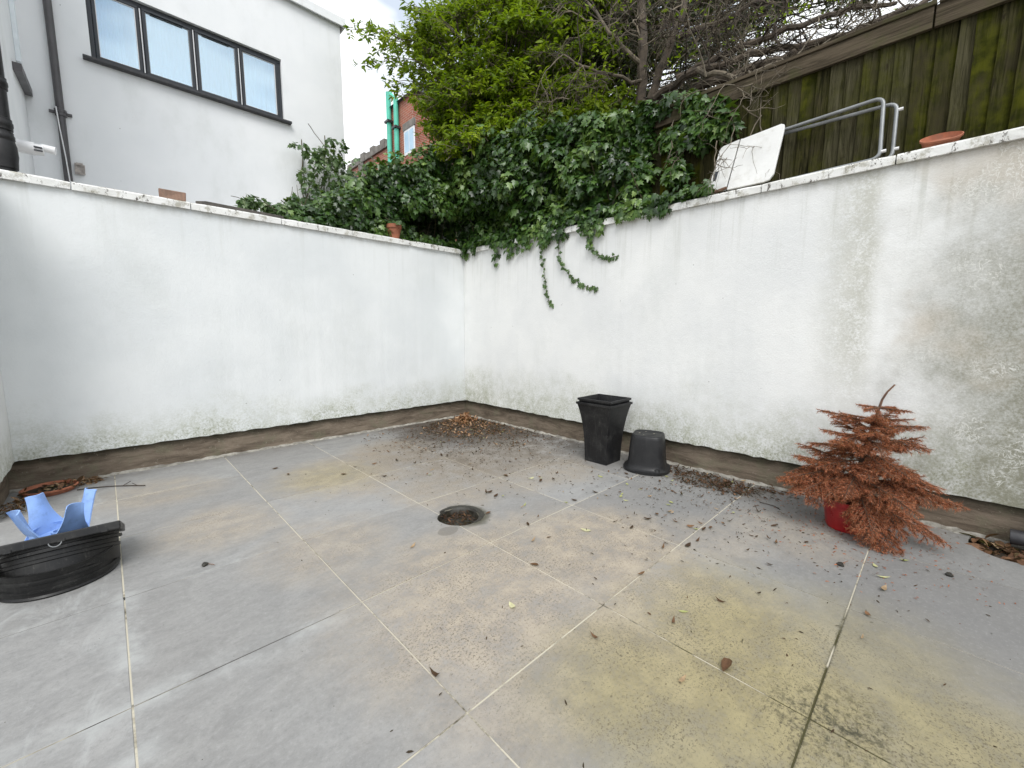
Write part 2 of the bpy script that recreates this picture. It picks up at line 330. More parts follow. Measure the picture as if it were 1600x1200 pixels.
M['tan'] = mat_leaf('tan_leaf', [(0, (.16, .07, .03)), (.5, (.34, .16, .075)), (1, (.55, .36, .22))], .12, .7, .3)
M['pale_leaf'] = mat_leaf('pale_leaf', [(0, (.40, .42, .16)), (.5, (.55, .55, .26)), (1, (.70, .66, .42))], .2, .55, .3)
M['bark'] = simple('bark', (.075, .058, .042), .9, .45, 14, .6, bsc=60)
M['twig'] = simple('bare_twig', (.15, .125, .09), .9, .45, 9, .3)
M['twig_dark'] = simple('dark_twig', (.045, .033, .024), .9, .4, 9, .3)
M['dead_bark'] = simple('dead_bark', (.10, .055, .035), .9, .4, 20, .4)
M['stem'] = simple('ivy_stem', (.10, .085, .05), .85, .3, 14, .3)
M['soil'] = simple('soil', (.055, .042, .030), .95, .5, 9, .9, bsc=40)
M['ground'] = simple('ground_earth', (.11, .095, .07), .95, .4, 2, .6)
M['bounce'] = simple('pale_bounce', (.52, .51, .50), .9, .2, 3, .4)
M['black'] = mat_plastic_black('black_planter_plastic', .20, (.011, .011, .012))
M['black2'] = mat_plastic_black('black_bucket_plastic', .10, (.016, .016, .017), .36)
M['black3'] = mat_plastic_black('black_chamber_plastic', .22, (.009, .009, .009), .30)
M['pipe'] = simple('grey_black_pipe', (.032, .032, .036), .45, .3, 7, .1, dirt=(.10, .09, .08), dirt_amt=.4)
M['pipe_brown'] = simple('brown_grey_pipe', (.085, .08, .083), .45, .15, 7, .05)
M['blue'] = simple('blue_plastic', (.27, .43, .78), .38, .10, 9, .06, dirt=(.10, .15, .30), dirt_amt=.30)
M['frame'] = simple('anthracite_frame', (.022, .026, .032), .4, .15, 6, .03)
M['pvc'] = simple('white_pvc', (.80, .80, .80), .35, .04, 6, .02)
M['white_tops'] = simple('white_table_plastic', (.78, .78, .76), .4, .06, 5, .05, dirt=(.48, .46, .40), dirt_amt=.35)
M['steel'] = simple('grey_tube', (.26, .27, .275), .42, .15, 10, .03, metal=.35)
M['terracotta'] = simple('terracotta', (.36, .13, .07), .8, .25, 9, .2, dirt=(.16, .10, .075), dirt_amt=.4)
M['rust'] = simple('rusty_stick', (.15, .085, .055), .85, .4, 12, .4)
M['brick_one'] = simple('old_brick', (.27, .17, .125), .9, .25, 12, .6, dirt=(.14, .11, .09), dirt_amt=.5)
M['timber'] = simple('grey_timber', (.10, .09, .08), .85, .35, 10, .4)
M['red'] = simple('red_pot_plastic', (.33, .012, .014), .35, .15, 9, .03)
M['green_pipe'] = simple('green_painted_pipe', (.10, .52, .38), .5, .12, 3, .03)
M['stone'] = simple('grey_stone_coping', (.20, .185, .165), .9, .3, 5, .4)
M['slate'] = simple('slate_roof', (.09, .095, .105), .7, .3, 3, .3)
M['curtain'] = simple('net_curtain', (.78, .83, .86), .8, .04, 5, .02)
M['room'] = simple('room_wall', (.55, .58, .62), .9, .1, 1, .02)
M['mud'] = simple('drain_mud', (.028, .025, .018), .55, .5, 16, 1., bsc=30)
M['mortar'] = simple('mortar_fillet', (.30, .285, .25), .9, .35, 12, .8, dirt=(.10, .085, .06), dirt_amt=.6, bsc=45)
M['tag'] = simple('pale_wall_dirt', (.40, .36, .33), .9, .3, 20, .3)

# ------------------------------------------------------------------ build helpers
OFF = {}
def prop(o, label=None, cat=None, group=None, kind=None):
    if label: o['label'] = label
    if cat: o['category'] = cat
    if group: o['group'] = group
    if kind: o['kind'] = kind
    return o

def thing(name, label, cat, loc=(0, 0, 0), group=None):
    o = bpy.data.objects.new(name, None); COL.objects.link(o); o.location = loc; o.empty_display_size = .1
    OFF[o] = np.array(loc, float); return prop(o, label, cat, group)

def link(name, me, parent=None, off=None):
    o = bpy.data.objects.new(name, me); COL.objects.link(o)
    if parent is not None: o.parent = parent
    OFF[o] = OFF.get(parent, np.zeros(3)) if off is None else off
    return o

class MB:
    def __init__(s): s.v = []; s.f = []
    def quadface(s, *i): s.f.append(tuple(i))
    def box(s, a, b, jit=0.):
        n = len(s.v); (x0, y0, z0), (x1, y1, z1) = a, b
        for x, y, z in ((x0, y0, z0), (x1, y0, z0), (x1, y1, z0), (x0, y1, z0), (x0, y0, z1), (x1, y0, z1), (x1, y1, z1), (x0, y1, z1)):
            s.v.append((x + random.uniform(-jit, jit), y + random.uniform(-jit, jit), z + random.uniform(-jit, jit)))
        for f in ((0, 3, 2, 1), (4, 5, 6, 7), (0, 1, 5, 4), (1, 2, 6, 5), (2, 3, 7, 6), (3, 0, 4, 7)): s.f.append(tuple(n + i for i in f))
        return s
    def tube(s, pts, rad, k=6, cap=True):
        pts = [np.asarray(p, float) for p in pts]; n = len(pts); b0 = len(s.v)
        rad = rad if hasattr(rad, '__len__') else [rad] * n
        prev = None
        for i, p in enumerate(pts):
            d = pts[min(i + 1, n - 1)] - pts[max(i - 1, 0)]; d = d / (np.linalg.norm(d) + 1e-9)
            if prev is None:
                a = np.array([0, 0, 1.]) if abs(d[2]) < .9 else np.array([1., 0, 0]); u = np.cross(d, a)
            else: u = prev - d * (prev @ d)
            u /= np.linalg.norm(u) + 1e-9; prev = u; w = np.cross(d, u)
            for j in range(k):
                t = 2 * math.pi * j / k; s.v.append(tuple(p + rad[i] * (math.cos(t) * u + math.sin(t) * w)))
        for i in range(n - 1):
            for j in range(k):
                a = b0 + i * k + j; b = b0 + i * k + (j + 1) % k; s.f.append((a, b, b + k, a + k))
        if cap: s.f.append(tuple(b0 + j for j in range(k))[::-1]); s.f.append(tuple(b0 + (n - 1) * k + j for j in range(k)))
        return s
    def lathe(s, prof, k=24, c=(0, 0, 0), close=False, shape=None, cap0=False, cap1=False):
        b0 = len(s.v)
        for i, (r, z) in enumerate(prof):
            for j in range(k):
                t = 2 * math.pi * j / k; q = 1. if shape is None else shape(t, i)
                s.v.append((c[0] + r * q * math.cos(t), c[1] + r * q * math.sin(t), c[2] + z))
        for i in range(len(prof) - 1):
            for j in range(k):
                a = b0 + i * k + j; b = b0 + i * k + (j + 1) % k; s.f.append((a, b, b + k, a + k))
        if cap0: s.f.append(tuple(b0 + j for j in range(k))[::-1])
        if cap1: s.f.append(tuple(b0 + (len(prof) - 1) * k + j for j in range(k)))
        return s
    def sqlathe(s, prof, c=(0, 0), rot=0.):     # square rings (half width, z)
        b0 = len(s.v)
        for w, z in prof:
            for sx, sy in ((-1, -1), (1, -1), (1, 1), (-1, 1)):
                x, y = sx * w, sy * w; s.v.append((c[0] + x * math.cos(rot) - y * math.sin(rot), c[1] + x * math.sin(rot) + y * math.cos(rot), z))
        for i in range(len(prof) - 1):
            for j in range(4):
                a = b0 + i * 4 + j; b = b0 + i * 4 + (j + 1) % 4; s.f.append((a, b, b + 4, a + 4))
        s.f.append((b0 + 3, b0 + 2, b0 + 1, b0)); 
        return s
    def build(s, name, mat, parent=None, local=False, smooth=False, bevel=0., seg=2, angle=40):
        off = OFF.get(parent, np.zeros(3)) if parent is not None else np.zeros(3)
        v = np.array(s.v, float)
        if not local: v = v - off
        me = bpy.data.meshes.new(name); me.from_pydata(v.tolist(), [], s.f); me.materials.append(mat); me.update()
        if smooth:
            me.polygons.foreach_set('use_smooth', [True] * len(me.polygons))
            try: me.set_sharp_from_angle(angle=math.radians(angle))
            except Exception: pass
        o = link(name, me, parent, off)
        if bevel:
            b = o.modifiers.new('bevel', 'BEVEL'); b.width = bevel; b.segments = seg; b.limit_method = 'ANGLE'; b.angle_limit = math.radians(35)
        return o

def np_mesh(name, V, Fc, mat, parent=None, rnd=None, smooth=False):
    """V (n,3), Fc (m,k) index array, rnd per face"""
    off = OFF.get(parent, np.zeros(3)) if parent is not None else np.zeros(3)
    me = bpy.data.meshes.new(name); n, (mf, k) = len(V), Fc.shape
    me.vertices.add(n); me.vertices.foreach_set('co', (V - off).astype(np.float32).ravel())
    me.loops.add(mf * k); me.loops.foreach_set('vertex_index', Fc.astype(np.int32).ravel())
    me.polygons.add(mf); me.polygons.foreach_set('loop_start', np.arange(0, mf * k, k, dtype=np.int32))
    try: me.polygons.foreach_set('loop_total', np.full(mf, k, dtype=np.int32))
    except Exception: pass
    if smooth: me.polygons.foreach_set('use_smooth', np.ones(mf, dtype=bool))
    me.materials.append(mat); me.update(calc_edges=True)
    if rnd is not None:
        a = me.attributes.new('rnd', 'FLOAT', 'FACE'); a.data.foreach_set('value', rnd.astype(np.float32))
    return link(name, me, parent, off)

def frames(nrm, tip):
    n = nrm / (np.linalg.norm(nrm, axis=1, keepdims=True) + 1e-9)
    t = tip - n * (tip * n).sum(1, keepdims=True); t /= np.linalg.norm(t, axis=1, keepdims=True) + 1e-9
    return np.stack([np.cross(t, n), t, n], axis=2)           # columns: side, tip, normal

def leaves_np(leaf, P, R, size):
    LV, LF = leaf; k = len(LV)
    V = np.einsum('nij,kj->nki', R, LV) * size[:, None, None] + P[:, None, :]
    Fc = (LF[None] + (np.arange(len(P)) * k)[:, None, None]).reshape(-1, 3)
    return V.reshape(-1, 3), Fc, len(LF)

def fan(outline, mid, fold=.0, curl=.0):
    v = [mid] + list(outline); v = np.array(v, float)
    v[:, 2] += fold * np.abs(v[:, 0]) - curl * v[:, 1] ** 2
    n = len(outline); f = [(0, i + 1, (i + 1) % n + 1) for i in range(n)]
    return v, np.array(f)
IVY = fan([(0, -.02, 0), (.28, -.16, 0), (.5, .12, 0), (.30, .30, 0), (.40, .58, 0), (.16, .58, 0), (0, 1.0, 0), (-.16, .58, 0), (-.40, .58, 0), (-.30, .30, 0), (-.5, .12, 0), (-.28, -.16, 0)], (0, .3, 0), -.28, .18)
OVAL = fan([(0, 0, 0), (.17, .22, 0), (.2, .5, 0), (.12, .8, 0), (0, 1., 0), (-.12, .8, 0), (-.2, .5, 0), (-.17, .22, 0)], (0, .5, 0), .35, .25)
SLIM = fan([(0, 0, 0), (.14, .35, 0), (.11, .7, 0), (0, 1., 0), (-.11, .7, 0), (-.14, .35, 0)], (0, .45, 0), .4, .25)

def unit(n):
    v = RNG.normal(size=(n, 3)); return v / np.linalg.norm(v, axis=1, keepdims=True)

def crooked(p, d, L, n, jit, grav=0.):
    p = np.array(p, float); d = np.array(d, float); d /= np.linalg.norm(d); pts = [p.copy()]
    for i in range(n):
        d = d + RNG.normal(size=3) * jit + np.array([0, 0, grav]); d /= np.linalg.norm(d); p = p + d * L / n; pts.append(p.copy())
    return pts

# ------------------------------------------------------------------ ground, paving
mb = MB(); mb.v = [(-150, -150, -.12), (150, -150, -.12), (150, 150, -.12), (-150, 150, -.12)]; mb.f = [(0, 1, 2, 3)]
prop(mb.build('ground', M['ground']), kind='structure')
mb = MB()
mb.v = [(4.02, -150, 2.30), (150, -150, 2.30), (150, 150, 2.30), (-150, 150, 2.30), (-150, 5.14, 2.30), (4.02, 5.14, 2.30),
        (4.02, -150, -.1), (4.02, 5.14, -.1), (-150, 5.14, -.1)]
mb.f = [(0, 1, 2, 3, 4, 5), (0, 5, 7, 6), (5, 4, 8, 7)]
prop(mb.build('raised_garden_ground', M['soil']), kind='structure')

mb = MB(); mb.box((-6, 5.18, 2.29), (3.3, 7.19, 2.305)); prop(mb.build('bounce_strip', M['bounce']), kind='structure')  # unseen pale strip added to bounce light onto the house front

DRAIN, GULLY = (1.655, 2.225), (3.74, -.40)
DR, GR = .142, .185
paving = thing('paving', None, None, (1.6, 2, 0)); prop(paving, kind='structure')
PX0, PY0, TP = -.035, .195, .8045
xs = [-1.645] + [PX0 + TP * k for k in range(-1, 5)]; xs = [PX0 + TP * k for k in range(-2, 5)] + [3.93]
ys = [PY0 + .8035 * k for k in range(-4, 6)] + [5.03]
def cutter(c, r, depth=.4):
    m2 = MB(); m2.lathe([(r, -depth), (r, .2)], 40, (c[0], c[1], 0), cap0=True, cap1=True, shape=lambda t, i: 1 + .02 * math.sin(3 * t) + .012 * math.sin(7 * t + 1)); return m2.build('cutter', M['mud'])
cutA, cutB = cutter(DRAIN, DR), cutter(GULLY, GR)
def carve(o, cut):
    b = o.modifiers.new('hole', 'BOOLEAN'); b.operation = 'DIFFERENCE'; b.solver = 'EXACT'; b.object = cut
    bpy.context.view_layer.update(); dg = bpy.context.evaluated_depsgraph_get()
    me = bpy.data.meshes.new_from_object(o.evaluated_get(dg)); o.modifiers.clear(); old = o.data; o.data = me; bpy.data.meshes.remove(old)
for i in range(len(xs) - 1):
    for j in range(len(ys) - 1):
        g = .0026 + random.uniform(0, .0010); x0, x1, y0, y1 = xs[i] + g, xs[i + 1] - g, ys[j] + g, ys[j + 1] - g
        mb = MB(); mb.box((x0, y0, -.02), (x1, y1, 0)); dz = random.uniform(-.0012, .0012)
        t = [random.uniform(-.0012, .0012) for _ in range(4)]
        for q, tt in zip((4, 5, 6, 7), t): v = mb.v[q]; mb.v[q] = (v[0], v[1], v[2] + dz + tt)
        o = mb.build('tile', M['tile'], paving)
        for c, r, cu in ((DRAIN, DR, cutA), (GULLY, GR, cutB)):
            if x0 - r < c[0] < x1 + r and y0 - r < c[1] < y1 + r: carve(o, cu)
        b = o.modifiers.new('bevel', 'BEVEL'); b.width = .0018; b.segments = 1; b.limit_method = 'ANGLE'
mb = MB(); mb.box((-1.66, -3.1, -.06), (3.93, 5.03, -.0028)); bed = mb.build('grout', M['grout'], paving)
carve(bed, cutA); carve(bed, cutB)
for c in (cutA, cutB): bpy.data.objects.remove(c)

# ------------------------------------------------------------------ the three rendered walls
WX, WY, WS = 3.82, 4.94, -.58
ZB, ZT, ZC = .243, 2.368, 2.428
def lumpy_edge(mb, axis, a, b, z0, z1, face, back, step=.06):
    """a wall panel whose lower edge is slightly ragged; axis 'x' runs along X"""
    n = max(2, int((b - a) / step)); b0 = len(mb.v)
    for i in range(n + 1):
        s = a + (b - a) * i / n; zb = z0 + random.uniform(-.006, .006); fo = random.uniform(-.0015, .0015)
        for z, f in ((zb, face + fo), (zb + .012, face + fo), (z1, face), (z1, back), (zb, back)):
            mb.v.append((s, f, z) if axis == 'x' else (f, s, z))
    for i in range(n):
        for k in range(5):
            q = b0 + i * 5 + k; q2 = b0 + i * 5 + (k + 1) % 5; mb.f.append((q, q2, q2 + 5, q + 5))
    mb.f.append(tuple(b0 + k for k in range(5))); mb.f.append(tuple(b0 + n * 5 + k for k in range(5))[::-1]); return mb
def fillet(axis, a, b, at, sgn, step=.045):
    mb = MB(); n = int((b - a) / step)
    for i in range(n + 1):
        s = a + (b - a) * i / n; w = .028 + .016 * math.sin(i * .7) * random.random() + random.uniform(-.010, .012); h = .018 + random.uniform(-.006, .012)
        for d, z in ((.012, -.01), (.012, h), (-w * .45, h * .55), (-w, .0015), (-w, -.01)):
            q = at - sgn * (-d) if False else at + sgn * d
            mb.v.append((s, q, z) if axis == 'x' else (q, s, z))
    for i in range(n):
        for k in range(4): q = i * 5 + k; mb.f.append((q, q + 1, q + 6, q + 5))
    return mb
def coping_stone(parent, axis, a, b, front, back):
    mb = MB(); n = 7; k0 = []
    for i in range(n + 1):
        s = a + .004 + (b - a - .008) * i / n; chip = (random.uniform(.0, .016) if i in (0, n) else random.uniform(-.003, .004))
        f = front + (.0 if axis == 'x' else 0)
        prof = ((f + chip * .6 + random.uniform(-.002, .002), ZT - .004 + chip * .3), (f + chip * .4 + random.uniform(-.002, .002), ZC - .012 - chip * .4), (f + .010 + chip, ZC - chip * .2),
                (back - .01, ZC + .004), (back, ZC - .01), (back, ZT))
        k0.append(len(mb.v))
        for d, z in prof: mb.v.append((s, d, z) if axis == 'x' else (d, s, z))
    for i in range(n):
        for k in range(6): q = k0[i] + k; q2 = k0[i] + (k + 1) % 6; mb.f.append((q, q2, k0[i + 1] + (k + 1) % 6, k0[i + 1] + k))
    mb.f.append(tuple(k0[0] + k for k in range(6))); mb.f.append(tuple(k0[n] + k for k in range(6))[::-1])
    return mb.build('coping_stone', M['coping'], parent)

wl = thing('rendered_wall', 'white rendered garden wall with the brick and the timber slats lying on its coping', 'wall', (1.6, 5.0, 0))
lumpy_edge(MB(), 'x', -.80, 4.04, ZB, ZT, WY, 5.16).build('render', M['wall_left'], wl)
mb = MB(); mb.box((-.80, 4.985, -.06), (4.04, 5.155, ZB + .02)); mb.build('plinth', M['plinth'], wl)
fillet('x', -.63, 3.87, 4.985, 1).build('mortar_fillet', M['mortar'], wl, smooth=True)
cj = [-.85, -.09, .667, 1.424, 2.18, 2.94, 3.745]
for a, b in zip(cj[:-1], cj[1:]): coping_stone(wl, 'x', a, b, WY - .03, 5.17)

wr = thing('rendered_wall', 'white rendered garden wall stained green and grey, standing below the wooden fence', 'wall', (3.9, 1.5, 0))
lumpy_edge(MB(), 'y', -3.2, 4.938, ZB, ZT, WX, 4.0).build('render', M['wall_right'], wr)
mb = MB(); mb.box((3.868, -3.2, -.06), (3.995, 4.98, ZB + .02)); mb.build('plinth', M['plinth'], wr)
fillet('y', -3.1, 4.97, 3.868, 1).build('mortar_fillet', M['mortar'], wr, smooth=True)
cj = [-3.2, -2.02, -1.235, -.45, .327, 1.109, 1.89, 2.67, 3.45, 4.20, 5.17]
for a, b in zip(cj[:-1], cj[1:]): coping_stone(wr, 'y', a, b, WX - .03, 4.0)

ws = thing('rendered_wall', 'short white rendered return wall at the far left edge beside the terracotta saucer', 'wall', (-.7, 4.6, 0))
lumpy_edge(MB(), 'y', 4.2, 4.938, ZB, ZT, WS, -.80).build('render', M['wall_side'], ws)
mb = MB(); mb.box((-.80, 4.2, -.06), (-.63, 4.98, ZB + .02)); mb.build('plinth', M['plinth'], ws)
for a, b in zip([4.2], [4.905]):
    o = coping_stone(ws, 'y', a, b, -.82, -.55)

# ------------------------------------------------------------------ white house with the window band
YH = 7.2; XL, XR, ZR = -.40, 3.115, 6.15
wx0, wx1, wz0, wz1 = .165, 2.21, 4.385, 5.235
hs = thing('white_house', 'white rendered flat roofed house with a dark band of four windows', 'house', (1.4, YH, 2.3))
mb = MB()
mb.box((XL - 3, YH, 2.2), (wx0, YH + .25, ZR)); mb.box((wx1, YH, 2.2), (XR, YH + .25, ZR))
mb.box((wx0, YH, 2.2), (wx1, YH + .25, wz0)); mb.box((wx0, YH, wz1), (wx1, YH + .25, ZR))
mb.box((XR - .25, YH + .25, 2.2), (XR, YH + 6, ZR)); mb.box((XL - 3, YH + .25, 2.2), (XL - 2.75, YH + 6, ZR)); mb.box((XL - 2.75, YH + 5.75, 2.2), (XR - .25, YH + 6, ZR))
mb.build('wall', M['wall_house'], hs)
mb = MB(); mb.box((XL - 3.06, YH - .07, ZR), (XR + .07, YH + 6.06, ZR + .05)); mb.box((XL - 3.06, YH - .07, ZR - .07), (XR + .07, YH - .045, ZR - .001)); mb.box((XR + .045, YH - .045, ZR - .07), (XR + .07, YH + 6.0, ZR - .001))
mb.build('roof_edge', M['wall_house'], hs)
mb = MB(); mb.box((-.2, YH + .26, 3.9), (2.6, YH + 3, 3.92)); mb.box((-.2, YH + 2.9, 3.92), (2.6, YH + 3, 5.6)); mb.box((-.22, YH + .26, 3.92), (-.2, YH + 2.9, 5.6)); mb.box((2.6, YH + .26, 3.92), (2.62, YH + 2.9, 5.6)); mb.box((-.2, YH + .26, 5.6), (2.6, YH + 3, 5.62))
mb.build('room', M['room'], hs)
yf = YH + .05
mb = MB()
mb.box((wx0, yf, wz1 - .045), (wx1, yf + .07, wz1)); mb.box((wx0, yf, wz0), (wx1, yf + .07, wz0 + .04)); mb.box((wx0, yf, wz0 + .04), (wx0 + .045, yf + .07, wz1 - .045)); mb.box((wx1 - .045, yf, wz0 + .04), (wx1, yf + .07, wz1 - .045))
mul = [.643, 1.168, 1.679]
for q in mul: mb.box((q - .015, yf, wz0 + .04), (q + .015, yf + .07, wz1 - .045))
win = mb.build('window', M['frame'], hs, bevel=.004)
ed = [wx0 + .045] + sum([[q - .015, q + .015] for q in mul], []) + [wx1 - .045]
for k in range(4):
    a, b = ed[2 * k] + .002, ed[2 * k + 1] - .002; z0, z1 = wz0 + .042, wz1 - .047; w = .030
    mb = MB(); yy = yf - .015
    mb.box((a, yy, z0), (b, yy + .05, z0 + w)); mb.box((a, yy, z1 - w), (b, yy + .05, z1)); mb.box((a, yy, z0 + w), (a + w, yy + .05, z1 - w)); mb.box((b - w, yy, z0 + w), (b, yy + .05, z1 - w))
    mb.build('casement', M['frame'], win, bevel=.004)
    mb = MB(); mb.box((a + w, yy + .018, z0 + w), (b - w, yy + .024, z1 - w)); mb.build('pane', M['glass'], win)
    mb = MB()
    for e in ((a + w, z0 + w, b - w, z0 + w + .008), (a + w, z1 - w - .008, b - w, z1 - w)): mb.box((e[0], yy + .012, e[1]), (e[2], yy + .017, e[3]))
    for e in ((a + w, a + w + .008), (b - w - .008, b - w)): mb.box((e[0], yy + .012, z0 + w + .008), (e[1], yy + .017, z1 - w - .008))
    mb.build('glazing_bead', M['pvc'] if k in (0, 3) else M['steel'], win)
    if k in (1, 2):
        mb = MB(); mb.box((a + .08, yy - .018, z1 - .032), (b - .09, yy - .001, z1 - .010)); mb.build('trickle_vent', M['frame'], win, bevel=.003)
for q in mul:
    mb = MB(); mb.box((q - .006, yf - .004, wz0 + .06), (q + .004, yf - .001, wz1 - .06)); mb.build('reflect_line', M['pvc'], win)  # reflection along each mullion, built in as a thin white strip
mb = MB(); mb.box((wx0 - .075, YH - .075, wz0 - .034), (wx1 + .085, YH + .05, wz0 - .002)); mb.build('sill', M['pipe'], hs, bevel=.006)
for cx0, cx1, cd_ in ((-.05, .50, .30), (.52, 1.66, .62), (1.62, 2.45, .30)):
  mb = MB(); n = 110
  for i in range(n + 1):
    xx = cx0 + (cx1 - cx0) * i / n; yy = YH + cd_ + .022 * math.sin(i * .75) + .014 * math.sin(i * .31 + 1)
    mb.v += [(xx, yy, 4.0), (xx, yy, 5.5)]
  for i in range(n): mb.f.append((2 * i, 2 * i + 2, 2 * i + 3, 2 * i + 1))
  mb.build('curtain', M['curtain'], hs, smooth=True)
mb = MB(); xx = -.142; mb.tube([(xx, YH - .05, 2.31), (xx, YH - .05, 6.1)], .036, 14); dp = mb.build('downpipe', M['pipe_brown'], hs, smooth=True)
mb = MB(); mb.lathe([(.036, -.045), (.047, -.045), (.047, -.01), (.052, -.01), (.052, .02), (.036, .03)], 16, (xx, YH - .05, 3.69)); mb.box((xx - .09, YH - .03, 3.675), (xx + .09, YH - .001, 3.70)); mb.build('pipe_collar', M['pipe_brown'], dp, smooth=True)
mb = MB(); mb.tube([(xx - .03, YH - .1, 3.72), (xx - .02, YH - .11, 3.5), (xx + .0, YH - .1, 3.2), (xx + .012, YH - .095, 2.9), (xx + .012, YH - .095, 2.5)], .006, 6); mb.build('cable', M['pvc'], hs)
mb = MB(); mb.box((-.075, YH - .03, 3.06), (-.005, YH - .001, 3.17), .012); mb.box((-.065, YH - .045, 3.155), (-.015, YH - .03, 3.18), .006); mb.build('air_vent', M['tag'], hs)

# wing of the neighbouring house at the left edge, with its soil pipe and flue
wg = thing('white_house_wing', 'white projecting house wing at the left edge with a black soil pipe', 'house', (-2, 6, 2.3))
mb = MB(); mb.box((-6, 5.5, 2.2), (XL, YH - .002, 6.6)); mb.build('wall', M['wall_house'], wg)
mb = MB(); p0, p1 = on_x(14, 30, XL), on_x(26, 98, XL); mb.box((XL, p1[1] - .05, p1[2]), (XL + .035, p1[1] + .05, 6.4)); mb.build('trunking', M['curtain'], wg, bevel=.006)
mb = MB(); a, b = on_x(24, 103, XL + .02), on_x(46, 152, XL + .02); mb.v = []
d = b - a; u = np.array([0, .0, .035])
for p in (a - u, a + u, b + u, b - u):
    mb.v.append((XL + .001, p[1], p[2]))
for p in (a - u, a + u, b + u, b - u):
    mb.v.append((XL + .06, p[1], p[2]))
mb.f = [(0, 1, 2, 3), (7, 6, 5, 4), (0, 4, 5, 1), (1, 5, 6, 2), (2, 6, 7, 3), (3, 7, 4, 0)]
mb.build('flashing', M['pipe_brown'], wg)
sx, sy = -.452, 5.42
mb = MB(); mb.tube([(sx, sy, 2.3), (sx, sy, 6.5)], .055, 18); sp = mb.build('soil_pipe', M['black2'], wg, smooth=True)
for z in (2.80, 2.90, 3.21):
    mb = MB(); mb.lathe([(.055, -.05), (.064, -.045), (.064, -.02), (.068, -.015), (.068, .012), (.063, .02), (.063, .04), (.055, .045)], 18, (sx, sy, z)); mb.build('pipe_collar', M['black2'], sp, smooth=True)
mb = MB(); mb.lathe([(.05, 0), (.066, .0), (.070, .06), (.075, .10), (.072, .18), (.056, .24)], 18, (sx, sy, 2.56)); mb.build('pipe_bend', M['black2'], sp, smooth=True)
fy = 5.58
def xcyl(mb, x0, x1, r, y, z, k=18): return mb.tube([(x0, y, z), (x1, y, z)], r, k)
mb = MB(); xcyl(mb, XL + .001, XL + .11, .052, fy, 2.80); xcyl(mb, XL + .11, XL + .16, .045, fy, 2.80); fl = mb.build('flue', M['pvc'], wg, smooth=True)
mb = MB(); mb.tube([(XL + .15, fy, 2.825), (XL + .23, fy - .01, 2.815)], [.030, .032], 14); mb.build('flue_nozzle', M['pvc'], fl, smooth=True)
mb = MB(); mb.box((XL + .105, fy - .054, 2.80), (XL + .155, fy - .046, 2.812)); mb.box((XL + .105, fy - .053, 2.775), (XL + .155, fy - .046, 2.786)); mb.build('flue_slot', M['frame'], fl)

# ------------------------------------------------------------------ brick house far behind
XB = 7.9
bh = thing('brick_house', 'distant red brick house with twin green drainpipes behind the hedge', 'house', (9, 14, 2.3))
mb = MB(); mb.box((XB, 12.9, 2.3), (XB + 3, 14.3, 9.0)); mb.box((XB + .02, 14.3, 2.3), (XB + 5, 18.0, 7.85)); mb.build('wall', M['brick'], bh)
mb = MB(); mb.v = [(XB - .12, 12.6, 9.0), (XB + 3.2, 12.6, 9.0), (XB + 3.2, 14.4, 9.0), (XB - .12, 14.4, 9.0), (XB + 1.5, 12.6, 9.3), (XB + 1.5, 14.4, 9.3)]; mb.f = [(0, 4, 5, 3), (4, 1, 2, 5), (0, 1, 4), (3, 5, 2), (0, 3, 2, 1)]
mb.build('roof', M['slate'], bh)
for k in range(9):
    y0 = 14.35 + k * .41; z0 = 7.85; mb = MB(); mb.box((XB - .06, y0, z0), (XB + .3, y0 + .33, z0 + .22 + (k % 2) * .10)); mb.box((XB - .04, y0 + .33, z0), (XB + .3, y0 + .41, z0 + .16)); mb.build('coping_block', M['stone'], bh)
mb = MB(); mb.box((XB - .05, 16.55, 6.6), (XB + .02, 16.95, 7.84)); mb.build('corbel', M['stone'], bh)
mb = MB(); mb.box((XB - .5, 17.0, 7.05), (XB + .02, 18.4, 7.25)); mb.build('eave_board', M['pvc'], bh)
mb = MB(); mb.box((XB - .55, 16.98, 7.25), (XB + .02, 18.4, 7.40)); mb.build('eave_tiles', M['slate'], bh)
for yy, zt in ((14.28, 9.5), (13.78, 9.15)):
    mb = MB(); mb.tube([(XB - .10, yy, 2.4), (XB - .10, yy, zt)], .085, 10); dp = mb.build('drainpipe', M['green_pipe'], bh, smooth=True)
    mb = MB(); mb.box((XB - .22, yy - .13, zt - 1.0), (XB - .0, yy + .13, zt - .93)); mb.build('pipe_bracket', M['pipe'], dp)
mb = MB(); mb.tube([(XB - .12, 13.78, 9.1), (XB - .12, 13.95, 9.25), (XB - .12, 14.1, 9.4)], .06, 8); mb.build('pipe_branch', M['green_pipe'], bh)
mb = MB(); mb.box((XB - .03, 12.75, 8.0), (XB + .02, 13.5, 8.22)); mb.build('window_lintel', M['stone'], bh)
mb = MB(); mb.box((XB - .015, 12.8, 7.2), (XB + .02, 13.45, 7.995)); w2 = mb.build('window', M['pvc'], bh)
for q in (0, 1):
    mb = MB(); mb.box((XB - .02, 12.84 + q * .30, 7.28), (XB - .013, 13.10 + q * .30, 7.93)); mb.build('pane', M['glass'], w2)

